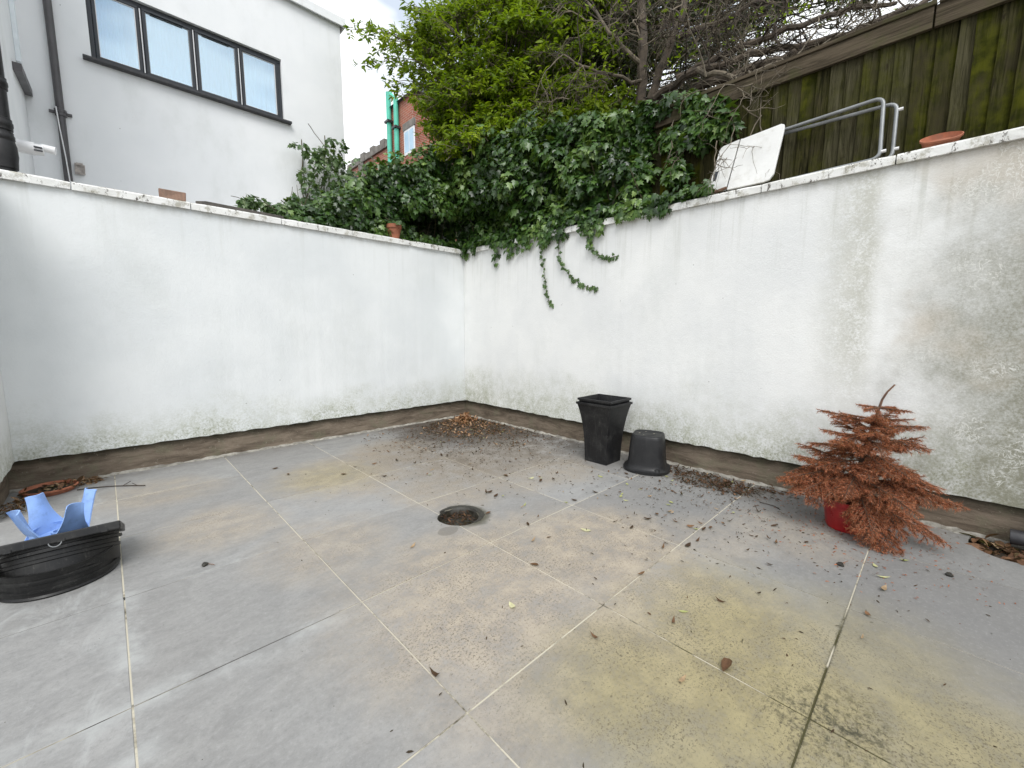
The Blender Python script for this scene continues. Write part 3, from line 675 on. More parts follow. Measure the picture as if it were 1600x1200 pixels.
# ------------------------------------------------------------------ fence
XF = 4.12
fn = thing('wooden_fence', 'mossy green featheredge board fence above the right hand wall', 'fence', (XF, 2, 2.3))
fvars = []
for k in range(5):
    mb = MB(); w = .112; zt = 1.06; z0 = 0
    L = 8
    for i in range(L + 1):
        z = z0 + (zt - z0) * i / L; j = random.uniform(-.002, .002)
        for x, y in ((-.024 + j, w + j), (-.004, w + j), (.002, 0 + j), (-.005, 0 + j)): mb.v.append((x + j, y, z))
    for i in range(L):
        for q in range(4): a = i * 4 + q; b = i * 4 + (q + 1) % 4; mb.f.append((a, b, b + 4, a + 4))
    mb.f.append((3, 2, 1, 0)); mb.f.append(tuple(L * 4 + q for q in range(4)))
    me = bpy.data.meshes.new('board'); me.from_pydata(mb.v, [], mb.f); me.materials.append(M['fence']); me.update(); fvars.append(me)
y = -2.6; k = 0
while y < 5.3:
    o = link('board', fvars[k % 5], fn, np.zeros(3)); o.location = (random.uniform(-.003, .003), y - 2, 2.28 - 2.3 + .02 + random.uniform(-.01, .01)); o.rotation_euler = (random.uniform(-.012, .012), 0, random.uniform(-.035, .035))
    y += .094 + random.uniform(-.006, .006); k += 1
for a, b in ((-2.6, .235), (.245, 2.6), (2.61, 5.2)):
    mb = MB(); mb.box((XF - .055, a, 3.262), (XF - .022, b, 3.395)); mb.build('top_rail', M['rail'], fn, bevel=.004)
    mb = MB(); mb.box((XF - .068, a - .01, 3.396), (XF + .05, b - .012, 3.425)); mb.build('capping_rail', M['rail'], fn, bevel=.004)
mb = MB(); mb.box((XF + .012, -2.6, 2.9), (XF + .05, 5.2, 2.98)); mb.box((XF + .012, -2.6, 3.28), (XF + .05, 5.2, 3.36)); mb.build('back_rail', M['fence'], fn)
for yy in (-2.2, -.3, 1.6, 3.5): mb = MB(); mb.box((XF + .052, yy, 2.2), (XF + .15, yy + .1, 3.39)); mb.build('post', M['fence'], fn)
# soil at the fence foot
mb = MB(); n = 160
for i in range(n + 1):
    yy = -3 + 8.2 * i / n; hh = .02 + .022 * RNG.random() + .012 * math.sin(i * .31)
    for x, z in ((3.93, ZC + .003), (3.985, ZC + .016 + hh * .5), (4.05, ZC + .022 + hh), (4.125, ZC + .045 + hh)): mb.v.append((x + random.uniform(-.008, .008), yy, z))
for i in range(n):
    for q in range(3): a = i * 4 + q; mb.f.append((a, a + 4, a + 5, a + 1))
o = mb.build('soil_strip', M['soil'], None, smooth=True); prop(o, kind='structure')

# ------------------------------------------------------------------ foliage helpers
def leafy(name, leaf, P, N_, T_, size, mat, parent, own=0, tag=None):
    """joined leaf mass as one part; the `own` nearest leaves become objects of their own"""
    R = frames(N_, T_); q_ = np.sin(P @ np.array([5.1, 4.3, 3.7]) + 1.3) + np.sin(P @ np.array([-3.3, 6.1, 4.9])) + np.sin(P @ np.array([11., -9., 7.])) * .6
    rnd = np.clip(.46 + .13 * q_ + RNG.normal(0, .17, len(P)), 0, 1)
    d = np.linalg.norm(P - CAM, axis=1); order = np.argsort(-size / d)
    mine, rest = order[:own], order[own:]
    V, Fc, k = leaves_np(leaf, P[rest], R[rest], size[rest])
    o = np_mesh(name, V, Fc, mat, parent, np.repeat(rnd[rest], k)); o['kind'] = 'stuff'
    if own:
        meshes = []
        for c in (.2, .45, .6, .8):
            q = np_mesh('leaf', leaf[0].copy(), leaf[1], mat, None, np.full(len(leaf[1]), c)); meshes.append(q.data); bpy.data.objects.remove(q)
        off = OFF[parent]
        for i in mine:
            l = link('leaf', meshes[int(RNG.integers(4))], parent, off); s = size[i]
            mw = Matrix((R[i] * s).tolist()).to_4x4(); mw.translation = Vector(P[i] - off); l.matrix_basis = mw
    return o

def clump_leaves(C, r, n, out, droop=.55, spread=.55):
    """n leaves on the outer face of a clump at C with radius r; out = main facing direction"""
    u = unit(n); u = u + out * .55; u /= np.linalg.norm(u, axis=1, keepdims=True)
    P = C + u * (r * (.65 + .4 * RNG.random((n, 1)))) * np.array([1, 1, .85])
    Nn = u * .7 + out * .4 + np.array([0, 0, .45]) + RNG.normal(size=(n, 3)) * spread
    T = np.array([0, 0, -1.]) * droop + u * .35 + RNG.normal(size=(n, 3)) * .35
    return P, Nn, T

def in_poly(n, poly):
    poly = np.array(poly, float); lo, hi = poly.min(0), poly.max(0); res = []
    while len(res) < n:
        q = lo + (hi - lo) * RNG.random((n * 2, 2))
        x, y = q[:, 0], q[:, 1]; ins = np.zeros(len(q), bool); j = len(poly) - 1
        for i in range(len(poly)):
            xi, yi = poly[i]; xj, yj = poly[j]
            ins ^= ((yi > y) != (yj > y)) & (x < (xj - xi) * (y - yi) / (yj - yi + 1e-9) + xi); j = i
        res += q[ins].tolist()
    return np.array(res[:n])

# ------------------------------------------------------------------ ivy over the corner and the fence
ivy = thing('ivy', 'dark green ivy mass spilling over the corner where the two white walls meet', 'ivy', (3.9, 5.1, 2.3))
ptsL = [(470, 330), (520, 285), (560, 262), (620, 245), (700, 228), (728, 224)]
ptsR = [(728, 224), (800, 205), (870, 185), (930, 172), (1000, 155), (1060, 142), (1120, 142), (1150, 165)]
topL = np.array([on_y(*p, 5.3) for p in ptsL]); topR = np.array([on_x(*p, 4.05) for p in ptsR])
Pl, Nl, Tl, Sl = [], [], [], []
def add(P, Nn, T, s): Pl.append(P); Nl.append(Nn); Tl.append(T); Sl.append(s)
cl = []
for _ in range(175):                                # along the left wall
    x = RNG.uniform(topL[0, 0], 3.95) if _ < 130 else RNG.uniform(2.3, 3.9); zt = np.interp(x, topL[:, 0], topL[:, 2]); z = RNG.uniform(2.36, max(2.5, zt - .10))
    if x > 2.95 and 2.48 < z < 2.92 and RNG.random() < .85: continue
    f = (z - 2.36) / max(.2, zt - 2.36); b = .30 * math.sin(math.pi * min(1, max(.05, f * .75 + .1)))
    z += RNG.normal() * .05; r = RNG.uniform(.09, .22); ov = .16 if x > 2.9 and z >= 2.88 else 0.
    cl.append((np.array([x, 5.36 - ov - b * RNG.uniform(.4, 1.), z]), r, np.array([-.15, -1., .35]), RNG.uniform(.05, .085)))
for _ in range(185):                                # along the right wall and the fence
    y = RNG.uniform(1.45, 4.95); zt = np.interp(-y, -topR[:, 1], topR[:, 2])
    zb = 2.40 if y > 2.05 else np.interp(y, [1.3, 2.05], [zt - .12, 2.55]); z = RNG.uniform(zb, zt - .06)
    if y > 3.6 and 2.50 < z < 2.95 and RNG.random() < .85: continue
    f = (z - 2.36) / max(.2, zt - 2.36); b = (.10 + .20 * min(1, max(0, (y - 2.0) / 1.5))) * math.sin(math.pi * min(1, max(.05, f * .75 + .1)))
    r = RNG.uniform(.07, .12 + .09 * min(1, max(0, (y - 1.6) / 2))); ov = .16 if y > 3.6 and z >= 2.88 else 0.
    cl.append((np.array([4.10 - ov - b * RNG.uniform(.3, 1.), y, z]), r, np.array([-1., -.1, .35]), RNG.uniform(.06, .105)))
for C, r, out_, s in cl:
    n = int(26 + 900 * r * r); P, Nn, T = clump_leaves(C, r, n, out_); add(P, Nn, T, s * RNG.uniform(.6, 1.25, n))
n = 2600                                             # leaves lying on the coping and just over its edge
t = RNG.random(n); yy = 4.9 - 3.4 * t ** 1.15; k = yy > 4.9
P = np.stack([3.86 + RNG.normal(0, .05, n), yy, ZC + .03 + np.abs(RNG.normal(0, .05, n))], 1); add(P, np.array([-.8, 0, .6]) + RNG.normal(size=(n, 3)) * .4, np.array([-.3, 0, -1.]) + RNG.normal(size=(n, 3)) * .4, RNG.uniform(.035, .08, n))
n = 1500
xx = RNG.uniform(1.55, 3.85, n); P = np.stack([xx, 5.12 + RNG.normal(0, .05, n), ZC + .04 + np.abs(RNG.normal(0, .05, n))], 1); add(P, np.array([0, -.8, .6]) + RNG.normal(size=(n, 3)) * .4, np.array([0, -.3, -1.]) + RNG.normal(size=(n, 3)) * .4, RNG.uniform(.035, .075, n))
for q in range(60):                                  # drips over the coping edge
    y0 = 4.9 - RNG.random() ** .8 * 3.0; L = abs(RNG.normal(0, .07)) * (1.6 if y0 > 2.4 else .8) + .02; n = int(6 + 60 * L)
    s = RNG.random(n) * L; P = np.stack([np.full(n, WX - .045) + RNG.normal(0, .012, n), y0 + RNG.normal(0, .03, n), ZC + .01 - s], 1)
    add(P, np.array([-1., 0, .25]) + RNG.normal(size=(n, 3)) * .3, np.array([0, 0, -1.]) + RNG.normal(size=(n, 3)) * .35, RNG.uniform(.035, .075, n))
n = 13000                                            # deep shade leaves behind
half = n // 2
c_ = RNG.random((2600, 3)); Pc = np.stack([3.2 + 1.1 * c_[:, 0], 5.75 + .5 * c_[:, 1], 2.3 + .85 * c_[:, 2]], 1); add(Pc, np.array([-.6, -.8, .3]) + RNG.normal(size=(2600, 3)) * .5, np.array([0, 0, -1.]) + RNG.normal(size=(2600, 3)) * .4, RNG.uniform(.08, .13, 2600))
xx = RNG.uniform(1.5, 4.4, half); zt = np.interp(xx, topL[:, 0], topL[:, 2]); P1 = np.stack([xx, RNG.uniform(5.42, 6.0, half), 2.34 + (zt - 2.42) * RNG.random(half)], 1)
yy = RNG.uniform(2.2, 5.3, half); zt = np.interp(-yy, -topR[:, 1], topR[:, 2]); P2 = np.stack([RNG.uniform(4.0, 4.11, half), yy, 2.4 + (zt - 2.48) * RNG.random(half)], 1)
P1[:, 1] += np.where((P1[:, 0] > 2.95) & (P1[:, 2] < 2.92), .35, 0.)
add(np.concatenate([P1, P2]), np.array([-.6, -.6, .4]) + RNG.normal(size=(half * 2, 3)) * .6, np.array([0, 0, -1.]) + RNG.normal(size=(half * 2, 3)) * .4, RNG.uniform(.07, .12, half * 2))
leafy('foliage', IVY, np.concatenate(Pl), np.concatenate(Nl), np.concatenate(Tl), np.concatenate(Sl), M['ivy'], ivy, own=260)
mb = MB()
for _ in range(90):
    if random.random() < .5:
        p = (random.uniform(1.6, 3.9), random.uniform(5.35, 5.7), 2.32); d = (random.uniform(-.4, .4), random.uniform(-.3, .1), 1)
    else:
        p = (4.08, random.uniform(2.0, 5.0), 2.42); d = (random.uniform(-.1, .0), random.uniform(-.6, .3), 1)
    mb.tube(crooked(p, d, random.uniform(.3, .75), 7, .16), [.009, .008, .007, .007, .006, .005, .004, .003], 4)
o = mb.build('stems', M['stem'], ivy); o['kind'] = 'stuff'
# three trailing stems on the white wall
for pl in ([(843, 372), (846, 400), (851, 430), (853, 450), (858, 470), (864, 478)], [(872, 372), (873, 400), (877, 415), (890, 430), (905, 443), (920, 449), (934, 450)], [(917, 366), (921, 382), (929, 393), (940, 401), (952, 403), (964, 400)]):
    pts = [on_x(*p, WX - .014 - .012 * math.sin(i)) for i, p in enumerate(pl)]
    ref = []
    for a, b in zip(pts[:-1], pts[1:]): ref += [a + (b - a) * t for t in np.linspace(0, 1, 6, endpoint=False)]
    ref.append(pts[-1]); mb = MB(); mb.tube(ref, .0028, 4); st = mb.build('trailing_stem', M['stem'], ivy)
    P, Nn, T, sz = [], [], [], []
    for i, p in enumerate(ref):
        for _ in range(2 if i % 6 < 4 else 1):
            P.append(p + RNG.normal(size=3) * np.array([.004, .014, .012]) - np.array([.008, 0, 0])); Nn.append(np.array([-1, 0, .3]) + RNG.normal(size=3) * .35); T.append(np.array([0, 0, -1]) + RNG.normal(size=3) * .7); sz.append(RNG.uniform(.025, .052))
    R = frames(np.array(Nn), np.array(T)); V, Fc, k = leaves_np(IVY, np.array(P), R, np.array(sz))
    o = np_mesh('leaves', V, Fc, M['ivy_pale'], st, np.repeat(RNG.uniform(.1, .85, len(P)), k)); o['kind'] = 'stuff'

# ivy climbing the white house and creeping along the coping
ivy2 = thing('ivy', 'paler sparse ivy climbing the white house wall left of the hedge', 'ivy', (2.4, 6.8, 2.3))
Pl, Nl, Tl, Sl = [], [], [], []
for px, py, rr, n in ((472, 232, 10, 40), (490, 245, 14, 80), (510, 240, 14, 90), (500, 265, 18, 120), (525, 255, 14, 100), (478, 275, 12, 70), (490, 300, 18, 130), (520, 285, 18, 120), (478, 322, 12, 90), (505, 320, 20, 160), (538, 300, 18, 150), (460, 228, 6, 20), (530, 230, 12, 60), (545, 275, 12, 80), (515, 222, 8, 24)):
    C = on_y(px, py, 6.95); r = rr / F_PX * 6.2 * 1.1; n = int(n * .55); P, Nn, T = clump_leaves(C, r, n, np.array([-.1, -1., .2])); add(P, Nn, T, RNG.uniform(.05, .095, n))
P = np.concatenate(Pl); P[:, 1] = np.minimum(P[:, 1], YH - .03)
leafy('foliage', IVY, P, np.concatenate(Nl), np.concatenate(Tl), np.concatenate(Sl), M['ivy_pale'], ivy2)
mb = MB()
for _ in range(9):
    C = on_y(random.uniform(475, 540), random.uniform(310, 345), 7.17); mb.tube(crooked(C, (random.uniform(-.3, .3), -.05, 1), random.uniform(.5, 1.1), 7, .14), .008, 4)
C = on_y(512, 235, 7.0); mb.tube(crooked(C, (-.5, 0, .8), .42, 6, .12), .006, 4)
o = mb.build('stems', M['stem'], ivy2); o['kind'] = 'stuff'
ivy3 = thing('ivy', 'low ivy sprays creeping along the left coping behind the dark timber slat', 'ivy', (1.3, 5.15, 2.43))
Pl, Nl, Tl, Sl = [], [], [], []
for px, py, rr, n in ((382, 318, 9, 40), (395, 316, 10, 60), (410, 322, 10, 60), (425, 328, 9, 60), (440, 330, 12, 80), (455, 322, 12, 80), (470, 332, 14, 110), (380, 327, 6, 22), (448, 340, 9, 60), (490, 340, 14, 110), (520, 348, 12, 100), (550, 352, 12, 90), (460, 312, 7, 30)):
    C = on_y(px, py, 5.2); r = rr / F_PX * 4.6 * 1.15; P, Nn, T = clump_leaves(C, r, n, np.array([-.1, -1., .4])); add(P, Nn, T, RNG.uniform(.035, .065, n))
leafy('foliage', IVY, np.concatenate(Pl), np.concatenate(Nl), np.concatenate(Tl), np.concatenate(Sl), M['ivy_pale'], ivy3)
mb = MB()
for px, py in ((470, 338), (440, 335), (500, 345)): mb.tube(crooked(on_y(px, py, 5.22), (-1, 0, .1), .45, 7, .16), .006, 4)
mb.tube(crooked(on_y(380, 312, 5.2), (-1, .1, .45), .11, 4, .1), .003, 4); mb.tube(crooked(on_y(452, 318, 5.2), (.1, .1, 1), .22, 5, .2), .003, 4)
o = mb.build('stems', M['stem'], ivy3); o['kind'] = 'stuff'

# ------------------------------------------------------------------ bright green bush behind the walls
bush = thing('leafy_bush', 'bright green leafy bush with arching sprays against the white sky', 'bush', (5.3, 5.9, 2.3))
root = np.array([5.3, 5.9, 2.3])
polys = [([(640, 50), (700, 0), (760, -60), (900, -90), (1010, -80), (1000, 60), (940, 130), (880, 175), (800, 215), (700, 232), (680, 220), (672, 205), (668, 120)], 330, 5.9, 7.9, .30),
         ([(760, 60), (800, -40), (990, -50), (985, 80), (950, 150), (900, 195), (800, 215)], 120, 5.5, 6.4, .26),
         ([(690, 215), (860, 175), (985, 145), (1000, 170), (880, 215), (700, 250)], 34, 5.3, 5.8, .20),
         ([(690, 130), (780, 100), (900, 120), (930, 170), (780, 215), (690, 230), (668, 205)], 95, 5.8, 6.6, .24)]
sprays = [((548, 47), (640, 66)), ((566, 100), (660, 112)), ((602, 92), (690, 118)), ((640, 8), (720, 60)), ((690, -10), (760, 60)), ((600, 62), (690, 88)), ((575, 55), (640, 72)), ((628, 108), (700, 140)), ((620, 150), (700, 170)), ((590, 80), (660, 90)), ((668, 22), (740, 50)), ((650, 30), (700, 70)), ((612, 128), (690, 150))]
Pl, Nl, Tl, Sl = [], [], [], []; tw = MB(); limbs = []
for poly, cnt, d0, d1, rr in polys:
    for px, py in in_poly(cnt, poly):
        C = at_d(px, py, RNG.uniform(d0, d1)); limbs.append(C)
        for _ in range(13):
            u = unit(1)[0]; u[2] = abs(u[2]) * .7 - .15; tip = C + u * rr * RNG.uniform(.5, 1.25); base = C - u * .05 + RNG.normal(size=3) * .06
            pts = [base, (base + tip) / 2 + RNG.normal(size=3) * .02, tip]; tw.tube(pts, [.006, .004, .002], 3, cap=False)
            n = 11; s = RNG.uniform(.3, 1.08, n); P = base + (tip - base) * s[:, None] + RNG.normal(size=(n, 3)) * .012
            Tn = u + RNG.normal(size=(n, 3)) * .75; Nn = np.array([-.25, -.25, .9]) + RNG.normal(size=(n, 3)) * .5; add(P, Nn, Tn, RNG.uniform(.05, .105, n))
for (ax, ay), (bx, by) in sprays:
    dd = RNG.uniform(5.6, 6.6); a, b = at_d(ax, ay, dd), at_d(bx, by, dd + .4); limbs.append(b)
    mid = (a + b) / 2 + np.array([0, 0, .10]); pts = [b, mid, a]; tw.tube([b, (b + mid) / 2 + np.array([0, 0, .02]), mid, (a + mid) / 2 + np.array([0, 0, .02]), a], [.011, .009, .007, .005, .003], 4)
    for q in range(24):
        t = q / 23; c = b * (1 - t) ** 2 + 2 * mid * t * (1 - t) + a * t * t; u = unit(1)[0]; L = RNG.uniform(.08, .2) * (1.1 - .4 * t); tip = c + (u + (a - b) / np.linalg.norm(a - b) * .6) * L
        tw.tube([c, tip], [.004, .002], 3, cap=False)
        n = 6; s = RNG.uniform(.5, 1.1, n); P = c + (tip - c) * s[:, None]; add(P, np.array([-.2, -.3, .8]) + RNG.normal(size=(n, 3)) * .55, (tip - c) / L + RNG.normal(size=(n, 3)) * .7, RNG.uniform(.055, .10, n))
leafy('foliage', OVAL, np.concatenate(Pl), np.concatenate(Nl), np.concatenate(Tl), np.concatenate(Sl), M['bush'], bush, own=120)
o = tw.build('twigs', M['twig'], bush); o['kind'] = 'stuff'
for k in range(7):
    d = np.array([math.cos(k * .9), math.sin(k * .9), 0]) * .12; mb = MB(); tgt = limbs[(k * 23) % len(limbs)]
    p0 = root + d; mid = p0 + (tgt - p0) * .5 + np.array([0, 0, .35]); pts = [p0 * (1 - t) ** 2 + 2 * mid * t * (1 - t) + tgt * t * t + RNG.normal(size=3) * .02 for t in np.linspace(0, 1, 9)]
    mb.tube(pts, np.linspace(.05, .012, 9), 7); mb.build('branch' if k else 'trunk', M['bark'], bush, smooth=True)
mb = MB()
for C in limbs:
    p0 = root + np.array([RNG.normal() * .3, RNG.normal() * .3, 1. + RNG.random()]); mid = (p0 + C) / 2 + np.array([0, 0, .2]); mb.tube([p0 * (1 - t) ** 2 + 2 * mid * t * (1 - t) + C * t * t + RNG.normal(size=3) * .015 for t in np.linspace(0, 1, 6)], np.linspace(.014, .005, 6), 4)
o = mb.build('inner_branches', M['bark'], bush); o['kind'] = 'stuff'

# ------------------------------------------------------------------ bare twiggy shrub leaning over the fence
bare = thing('bare_shrub', 'tangled leafless grey shrub leaning over the top of the wooden fence', 'shrub', (4.7, 3.0, 2.3))
def limb(pl, r0, r1, mat, name, d=None):
    pts = [at_d(px, py, dd) for px, py, dd in pl]; ref = []
    for a, b in zip(pts[:-1], pts[1:]): ref += [a + (b - a) * t + RNG.normal(size=3) * .012 for t in np.linspace(0, 1, 5, endpoint=False)]
    ref.append(pts[-1]); mb = MB(); mb.tube(ref, np.linspace(r0, r1, len(ref)), 8); mb.build(name, mat, bare, smooth=True); return ref
L_ = []
L_.append(limb([(1000, 190, 5.4), (1002, 110, 5.3), (1004, 40, 5.3), (1000, -40, 5.4)], .065, .05, M['bark'], 'trunk'))
for pl, r0, r1 in (([(1010, 175, 5.2), (1035, 100, 5.0), (1062, 30, 4.9), (1085, -40, 5.0)], .055, .032), ([(1010, 160, 5.2), (1090, 110, 4.6), (1190, 80, 4.3), (1330, 55, 4.1), (1420, 40, 4.0)], .05, .018),
                   ([(1030, 165, 5.1), (1110, 130, 4.6), (1200, 98, 4.3), (1300, 66, 4.2), (1400, 20, 4.1), (1480, -10, 4.1)], .055, .022), ([(1060, 120, 4.8), (1140, 80, 4.5), (1230, 45, 4.2), (1330, 15, 4.2), (1400, 5, 4.2)], .04, .018),
                   ([(1060, 60, 4.9), (1130, 30, 4.7), (1210, -10, 4.6)], .035, .015), ([(1000, 100, 5.3), (950, 50, 5.2), (905, -20, 5.3)], .03, .012), ([(1000, 130, 5.3), (930, 110, 5.0), (880, 85, 4.9)], .022, .008),
                   ([(1090, 110, 4.5), (1160, 120, 4.1), (1215, 105, 3.9), (1262, 90, 3.8)], .03, .010), ([(1150, 125, 4.2), (1250, 90, 3.95), (1340, 72, 3.9)], .028, .010)):
    L_.append(limb(pl, r0, r1, M['bark'] if r0 > .03 else M['twig'], 'branch'))
tw, tw2 = MB(), MB()
def twig_tree(mb, p, d, L, r, depth, grav=-.03, k=3):
    n = 6; pts = crooked(p, d, L, n, .22, grav); mb.tube(pts, np.linspace(r, r * .45, n + 1), k, cap=False)
    if depth:
        for _ in range(3):
            i = int(RNG.integers(2, n + 1)); dd = pts[i] - pts[i - 1]; dd /= np.linalg.norm(dd); dd = dd + RNG.normal(size=3) * .65
            twig_tree(mb, pts[i], dd, L * RNG.uniform(.4, .7), r * .62, depth - 1, grav, k)
for ref in L_:
    for _ in range(11):
        i = int(RNG.integers(3, len(ref))); d = ref[min(i + 1, len(ref) - 1)] - ref[i - 1]; d = d / np.linalg.norm(d) + RNG.normal(size=3) * .7 + np.array([0, 0, .1])
        twig_tree(tw if RNG.random() < .65 else tw2, ref[i], d, RNG.uniform(.3, .7), RNG.uniform(.006, .011), 3)
for px, py in in_poly(85, [(940, -20), (960, 160), (980, 180), (1140, 150), (1260, 110), (1300, 40), (1420, 10), (1420, -60), (900, -60)]):
    d = RNG.uniform(4.2, 5.2) if px < 1100 else RNG.uniform(3.75, 4.5); twig_tree(tw if RNG.random() < .7 else tw2, at_d(px, py, d), unit(1)[0] + np.array([0, 0, .15]), RNG.uniform(.3, .65), RNG.uniform(.005, .009), 3)
# twigs hanging down in front of the fence
for (px, py, d, ex, ey) in ((1150, 120, 3.6, 1180, 210), (1170, 110, 3.55, 1200, 190), (1200, 110, 3.5, 1165, 230), (1230, 95, 3.45, 1225, 170), (1130, 150, 3.7, 1110, 200), (1180, 130, 3.5, 1130, 240), (1215, 120, 3.45, 1245, 180), (1150, 140, 3.6, 1200, 150),
                        (1060, 180, 4.0, 1020, 225), (1100, 190, 3.8, 1070, 230), (1470, 45, 3.05, 1540, 60), (1440, 40, 3.1, 1500, 75), (1190, 180, 3.45, 1150, 260), (1160, 165, 3.5, 1215, 228), (1120, 220, 3.6, 1095, 270), (1405, 30, 3.2, 1470, 35), (1140, 175, 3.55, 1185, 255)):
    a, b = at_d(px, py, d), at_d(ex, ey, d - .05); v = b - a; twig_tree(tw, a, v, np.linalg.norm(v) * 1.1, .0055, 2, -.02, 4)
o = tw.build('pale_twigs', M['twig'], bare); o['kind'] = 'stuff'
o = tw2.build('dark_twigs', M['twig_dark'], bare); o['kind'] = 'stuff'
Pl, Nl, Tl, Sl = [], [], [], []
for px, py in in_poly(60, [(860, 0), (880, 140), (980, 150), (1200, 80), (1330, 40), (1400, -10), (900, -40)]):
    C = at_d(px, py, RNG.uniform(4.6, 5.4)); n = 10; P = C + RNG.normal(size=(n, 3)) * .12; add(P, np.array([0, -.2, .8]) + RNG.normal(size=(n, 3)) * .6, RNG.normal(size=(n, 3)), RNG.uniform(.04, .08, n))
leafy('sparse_leaves', OVAL, np.concatenate(Pl), np.concatenate(Nl), np.concatenate(Tl), np.concatenate(Sl), M['bush'], bare)

# dark evergreen behind the bare shrub
ever = thing('evergreen_tree', 'dark brownish evergreen tree seen through the leafless shrub', 'tree', (6.2, 4.6, 2.3))
Pl, Nl, Tl, Sl = [], [], [], []; tw = MB(); er = np.array([6.2, 4.6, 2.3])
for px, py in in_poly(260, [(900, -80), (905, 60), (960, 150), (1010, 175), (1100, 150), (1180, 112), (1190, 60), (1260, 20), (1330, 8), (1420, -30), (1430, -90)]):
    C = at_d(px, py, RNG.uniform(5.6, 7.6)); n = 95; r = .24
    u = unit(n); P = C + u * r * RNG.random((n, 1)) ** .5; add(P, u + RNG.normal(size=(n, 3)) * .5, np.array([0, 0, -.5]) + RNG.normal(size=(n, 3)), RNG.uniform(.06, .12, n))
    ax = er + np.array([0, 0, max(.3, C[2] - er[2] - .5)]); tw.tube([ax, (ax + C) / 2 + np.array([0, 0, .12]), C], [.02, .014, .006], 4)
leafy('foliage', SLIM, np.concatenate(Pl), np.concatenate(Nl), np.concatenate(Tl), np.concatenate(Sl), M['conifer'], ever)
o = tw.build('branches', M['bark'], ever); o['kind'] = 'stuff'
mb = MB(); mb.tube([er, er + np.array([0, 0, 1.6]), er + np.array([.05, 0, 3.6])], [.12, .10, .04], 9); mb.build('trunk', M['bark'], ever, smooth=True)

# ------------------------------------------------------------------ things lying on the copings
br = thing('brick', 'single weathered clay brick lying on the left wall coping', 'brick', (.553, 5.0, ZC))
mb = MB(); mb.box((-.095, -.055, .003), (.095, .055, .085), .005); o = mb.build('clay_body', M['brick_one'], br, local=True, bevel=.006); br.rotation_euler = (0, 0, math.radians(-6))
o = None
mb = MB(); mb.box((.10, 5.015, ZC + .005), (.44, 5.08, ZC + .024), .004); prop(mb.build('wood_strip', M['rust'], None, bevel=.002), 'thin brown strip of wood on the left coping between downpipe and brick', 'wood strip')
mb = MB(); a = (.73, 4.975); mb.v = [(.715, 4.985, ZC + .016), (.79, 4.945, ZC + .008), (1.46, 4.96, ZC + .006), (1.46, 5.09, ZC + .006), (.80, 5.08, ZC + .008), (.715, 4.985, ZC + .036), (.79, 4.945, ZC + .042), (1.46, 4.96, ZC + .034), (1.46, 5.09, ZC + .034), (.80, 5.08, ZC + .040)]
mb.f = [(4, 3, 2, 1, 0), (5, 6, 7, 8, 9), (0, 1, 6, 5), (1, 2, 7, 6), (2, 3, 8, 7), (3, 4, 9, 8), (4, 0, 5, 9)]
prop(mb.build('timber_plank', M['timber'], None, bevel=.003), 'long dark grey plank with a pointed end on the left coping', 'plank')
pt = thing('plant_pot', 'small terracotta coloured flowerpot on the left coping in front of the ivy', 'pot', (2.77, 5.03, ZC + .003))
mb = MB(); mb.lathe([(.062, 0), (.085, .135)], 24, cap0=True); mb.build('pot_body', M['terracotta'], pt, local=True, smooth=True)
mb = MB(); mb.lathe([(.085, .133), (.098, .133), (.101, .178), (.092, .180), (.088, .13), (.070, .05)], 24); mb.build('rim', M['terracotta'], pt, local=True, smooth=True)
mb = MB(); mb.lathe([(.09, .155), (.05, .162), (.0, .165)], 16); mb.build('potting_soil', M['soil'], pt, local=True)
P, Nn, T, sz = [], [], [], []; mb = MB()
for k in range(9):
    pts = crooked((0, 0, .16), (random.uniform(-.6, .6), random.uniform(-.5, .2), .8), random.uniform(.08, .22), 5, .25, -.08); mb.tube(pts, .003, 3)
    for p in pts[1:]:
        for _ in range(3): P.append(p + RNG.normal(size=3) * .012 + OFF[pt]); Nn.append(np.array([-.4, -.7, .6]) + RNG.normal(size=3) * .5); T.append(RNG.normal(size=3) + np.array([0, 0, -.5])); sz.append(RNG.uniform(.04, .065))
mb.build('stems', M['stem'], pt, local=True)
R = frames(np.array(Nn), np.array(T)); V, Fc, k = leaves_np(IVY, np.array(P), R, np.array(sz)); o = np_mesh('leaves', V, Fc, M['ivy_pale'], pt, np.repeat(RNG.uniform(.1, .8, len(P)), k)); o['kind'] = 'stuff'

def saucer(name, label, loc, r, h, rot=(0, 0, 0)):
    t = thing(name, label, 'saucer', loc); t.rotation_euler = rot
    mb = MB(); mb.lathe([(r * .86, 0), (r * .93, h * .5), (r, h), (r * .965, h + .002), (r * .90, h * .55), (r * .84, .012), (0, .012)], 36, cap0=True); mb.build('dish', M['terracotta'], t, local=True, smooth=True, angle=50)
    mb = MB(); mb.lathe([(r * .985, h * .72), (r * 1.025, h * .74), (r * 1.03, h * 1.0), (r * .985, h * 1.01)], 36); mb.build('rim', M['terracotta'], t, local=True, smooth=True); return t
saucer('terracotta_saucer', 'terracotta saucer tilted on the right hand coping against the fence', (3.975, .135, ZC + .058), .098, .042, (math.radians(3), math.radians(-30), 0))
sc2 = saucer('terracotta_saucer', 'terracotta saucer holding dry leaves on the paving in the far left corner', (-.405, 4.79, .001), .155, .04)
mb = MB(); mb.lathe([(.13, .022), (.06, .028), (0, .027)], 20, shape=lambda t, i: 1 + .05 * math.sin(5 * t)); mb.build('wet_silt', M['mud'], sc2, local=True)
